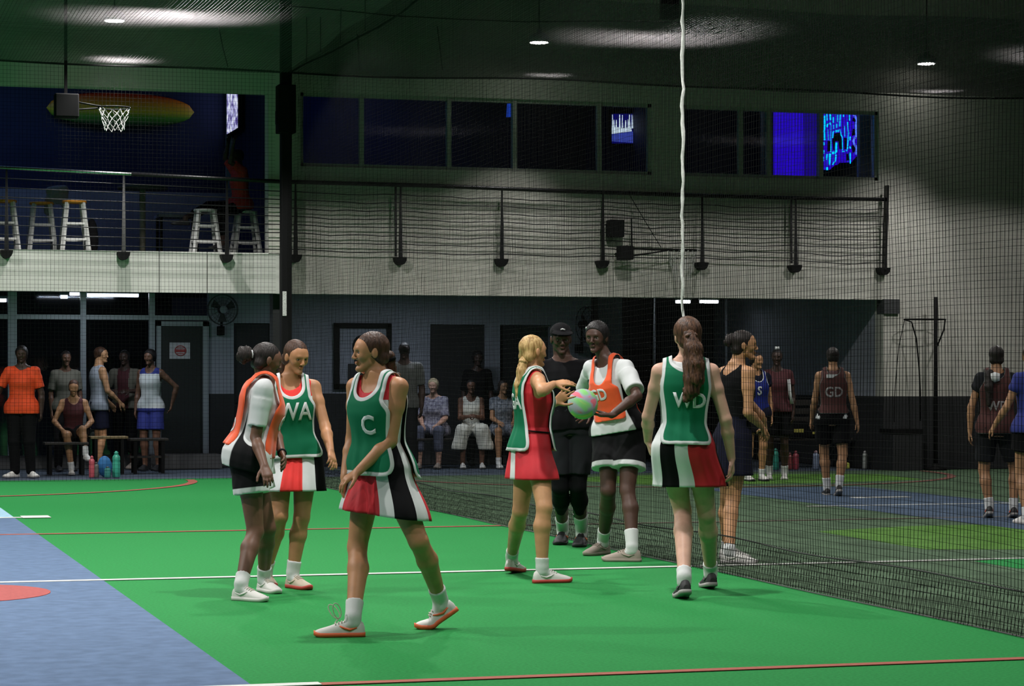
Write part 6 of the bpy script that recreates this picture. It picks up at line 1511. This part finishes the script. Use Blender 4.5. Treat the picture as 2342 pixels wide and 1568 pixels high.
b = MB(); q = [a.nb + a.Rs*-.145 - a.U*.12, a.nb + a.Rs*-.16 - a.U*.3, a.nb + a.Rs*-.19 - a.U*.45]; b.tube([v - FV*.10 for v in q], .022, 6); b.build('side_stripe', F_white, a.root)
b = MB(); q = a.hc + ZV*.135*a.hs - FV*.02; b.tube([q - RV*.03, q + RV*.03], .022, 6); b.build('hair_bow', F_white, a.root)
# bench under the balcony
a = bg('man in a dull grey shirt standing behind the C player', 925, 35.0, 1.86, -4, K_dark, hair=(H_blackh, 'short'), sex='m', shoes=[S_black, S_black]); tshirt(a, [F_grey], None, hem=-.1, h=.012, sleeve=.8); trousers(a, F_charcoal)
a = bg('older seated spectator with silver blonde hair in a violet print shirt', 994, 36.55, 1.68, -10, K_fair, pose='sit', lean=.12, hair=(H_grey, 'short', [], dict(grow=.016)), shoes=[S_tan, S_tan], el=((-.03, .08, -.27), (.03, .08, -.27)), wr=((.08, .20, -.10), (-.08, .20, -.10)), build=1.08); tshirt(a, [F_print], None, hem=-.1, sleeve=.9, h=.012, wide=.04); trousers(a, mat('faded_blue_denim', (.10, .11, .16), .85, noise=.2, nscale=14), t1=.55)
a = bg('seated spectator in a white strappy dress with folded arms', 1077, 36.55, 1.66, 4, K_brown, pose='sit', lean=.08, hair=(H_blackh, 'pony', []), shoes=[S_white, S_white], el=((-.02, .08, -.27), (.02, .08, -.27)), wr=((.14, .16, .03), (-.14, .16, .03)))
tank(a, [F_cream], None, hem=0, h=.012, name='dress_top')
pr = [a.trunk(.016, t0=-.12, t1=.3)]; f_ = yawdir(4)
for i in (0, 1): pr += [Cone(a.hip[i], a.kn[i] + f_*.02, .105, .10, .06), Cone(a.kn[i] + f_*.03, a.kn[i] - ZV*.24 + f_*.02 + rightdir(4)*(.06 if i else -.06), .10, .12, .07)]
surface('dress_skirt', pr, .012, [F_cream], a.root, noise=cloth_noise(3, .012, 22), cuts=[Half(a.kn[0] - ZV*.28, -ZV)])
a = bg('spectator in dark clothes standing behind the white dress', 1092, 37.35, 1.76, 10, K_dark, hair=(H_blackh, 'pony', [], dict(grow=.02)), shoes=[S_black, S_black]); tshirt(a, [F_black], None, hem=-.1, h=.012, sleeve=.9); trousers(a, F_black)
a = bg('seated spectator in a blue grey checked dress and white trainers', 1149, 36.55, 1.64, 12, K_mid, pose='sit', lean=.05, hair=(H_dark, 'pony', []), shoes=[S_white, S_white], socks=F_sock, sock_h=.08, head_yaw=30, el=((-.03, .07, -.27), (.03, .07, -.27)), wr=((.07, .20, -.06), (-.07, .20, -.06)))
tshirt(a, [F_check], None, hem=-.1, sleeve=.55, h=.012); shorts(a, [F_check], None, length=.8, h=.012, flare=.02)
# left group
a = bg('woman in a bright orange polo shirt and black trousers at the left edge', 50, 32.75, 1.78, 6, K_dark, hair=(H_blackh, 'pony', [], dict(grow=.012)), shoes=[S_white, S_grey], el=((-.08, 0, -.285), (.13, -.02, -.26)), wr=((.0, .04, -.24), (.05, .16, -.10)), ft=((-.13, 0, 0, 0, -.5), (.11, 0, 0, 0, .7)), build=1.1); tshirt(a, [F_polo], None, hem=-.12, sleeve=.75, h=.011, name='polo_shirt', neck_drop=.05); trousers(a, F_black)
a = bg('girl in a wine red vest seated with crossed legs and hands on her knee', 168, 34.05, 1.66, 12, K_mid, pose='sit', seat=.46, lean=.16, hair=(H_brown, 'pony', []), shoes=[S_white, S_grey], socks=F_sock, sock_h=.1, head_pitch=14, el=((-.10, .05, -.27), (.12, .05, -.27)), wr=((.13, .20, -.12), (-.11, .20, -.12)), kn=((-.03, .40, .10), (.02, .42, .02)), ft=((-.16, .50, 14, .20, -.5), (.04, .42, 0)))
tank(a, [F_winered], None, h=.012, hem=-.02); shorts(a, [F_black], None, length=.55, h=.012)
a = bg('dim figure in a beige top standing behind the girl with crossed legs', 150, 35.0, 1.74, 20, K_brown, hair=(H_dark, 'short'), shoes=[S_black, S_black]); tshirt(a, [F_beige], None, hem=-.05, h=.012); trousers(a, F_black)
a = bg('boy in a pale singlet standing turned right by the mullion', 226, 35.2, 1.80, 118, K_honey, hair=(H_brown, 'short'), sex='m', head_yaw=78, shoes=[S_tan, S_tan], el=((-.06, .06, -.28), (.07, .05, -.28)), wr=((0, .16, -.16), (-.02, .17, -.15)), build=.92); tank(a, [F_singlet], None, hem=-.12, h=.012, grow=.016); shorts(a, [F_navy], None, length=.75, h=.012)
a = bg('dim figure with wine red and beige top between the two singlets', 286, 35.85, 1.76, -8, K_dark, hair=(H_blackh, 'short'), shoes=[S_tan, S_tan], el=((-.1, .05, -.26), (.1, .05, -.26)), wr=((.14, .17, .0), (-.14, .17, .0)), sex='m', build=.92); tshirt(a, [F_beige, F_winered], lambda C, a=a: (np.abs(local(a, C)[0]) < .09).astype(int), hem=-.05, h=.012); trousers(a, F_black, t1=.5)
a = bg('person in a white and blue singlet with elbow out beside the glass door', 345, 35.2, 1.76, -14, K_brown, hair=(H_blackh, 'short', [], dict(grow=.014)), shoes=[S_black, S_black], head_yaw=-20, el=((-.20, -.08, -.20), (.04, 0, -.285)), wr=((.06, .02, -.24), (0, .08, -.23))); tank(a, [F_white, F_royal], lambda C, a=a: ((local(a, C)[2] > .88) | (local(a, C)[2] < -.02)).astype(int), hem=-.12, h=.012, grow=.014); shorts(a, [F_royal], None, length=.75, h=.012)
# balcony
q = P(552, 478, DY(552, 33.75))
a = bg('person in a red tee on a balcony stool with one leg stretched out', 552, DY(552, 33.72), 1.70, -62, K_dark, pose='sit', seat=.66 - .02, base_z=ZT, lean=.06, hair=(H_blackh, 'short'), shoes=[S_black, S_black], head_yaw=-60, el=((-.06, .22, .12), (.14, .10, .22)), wr=((-.05, -.02, .235), (-.06, -.02, .21)), kn=((-.06, .36, -.10), (.10, .42, .0)), ft=((-.06, .34, 0, .10), (.10, .84, 0, .44)))
tshirt(a, [F_redbal], None, hem=-.08, h=.012); trousers(a, F_black, t1=.6)
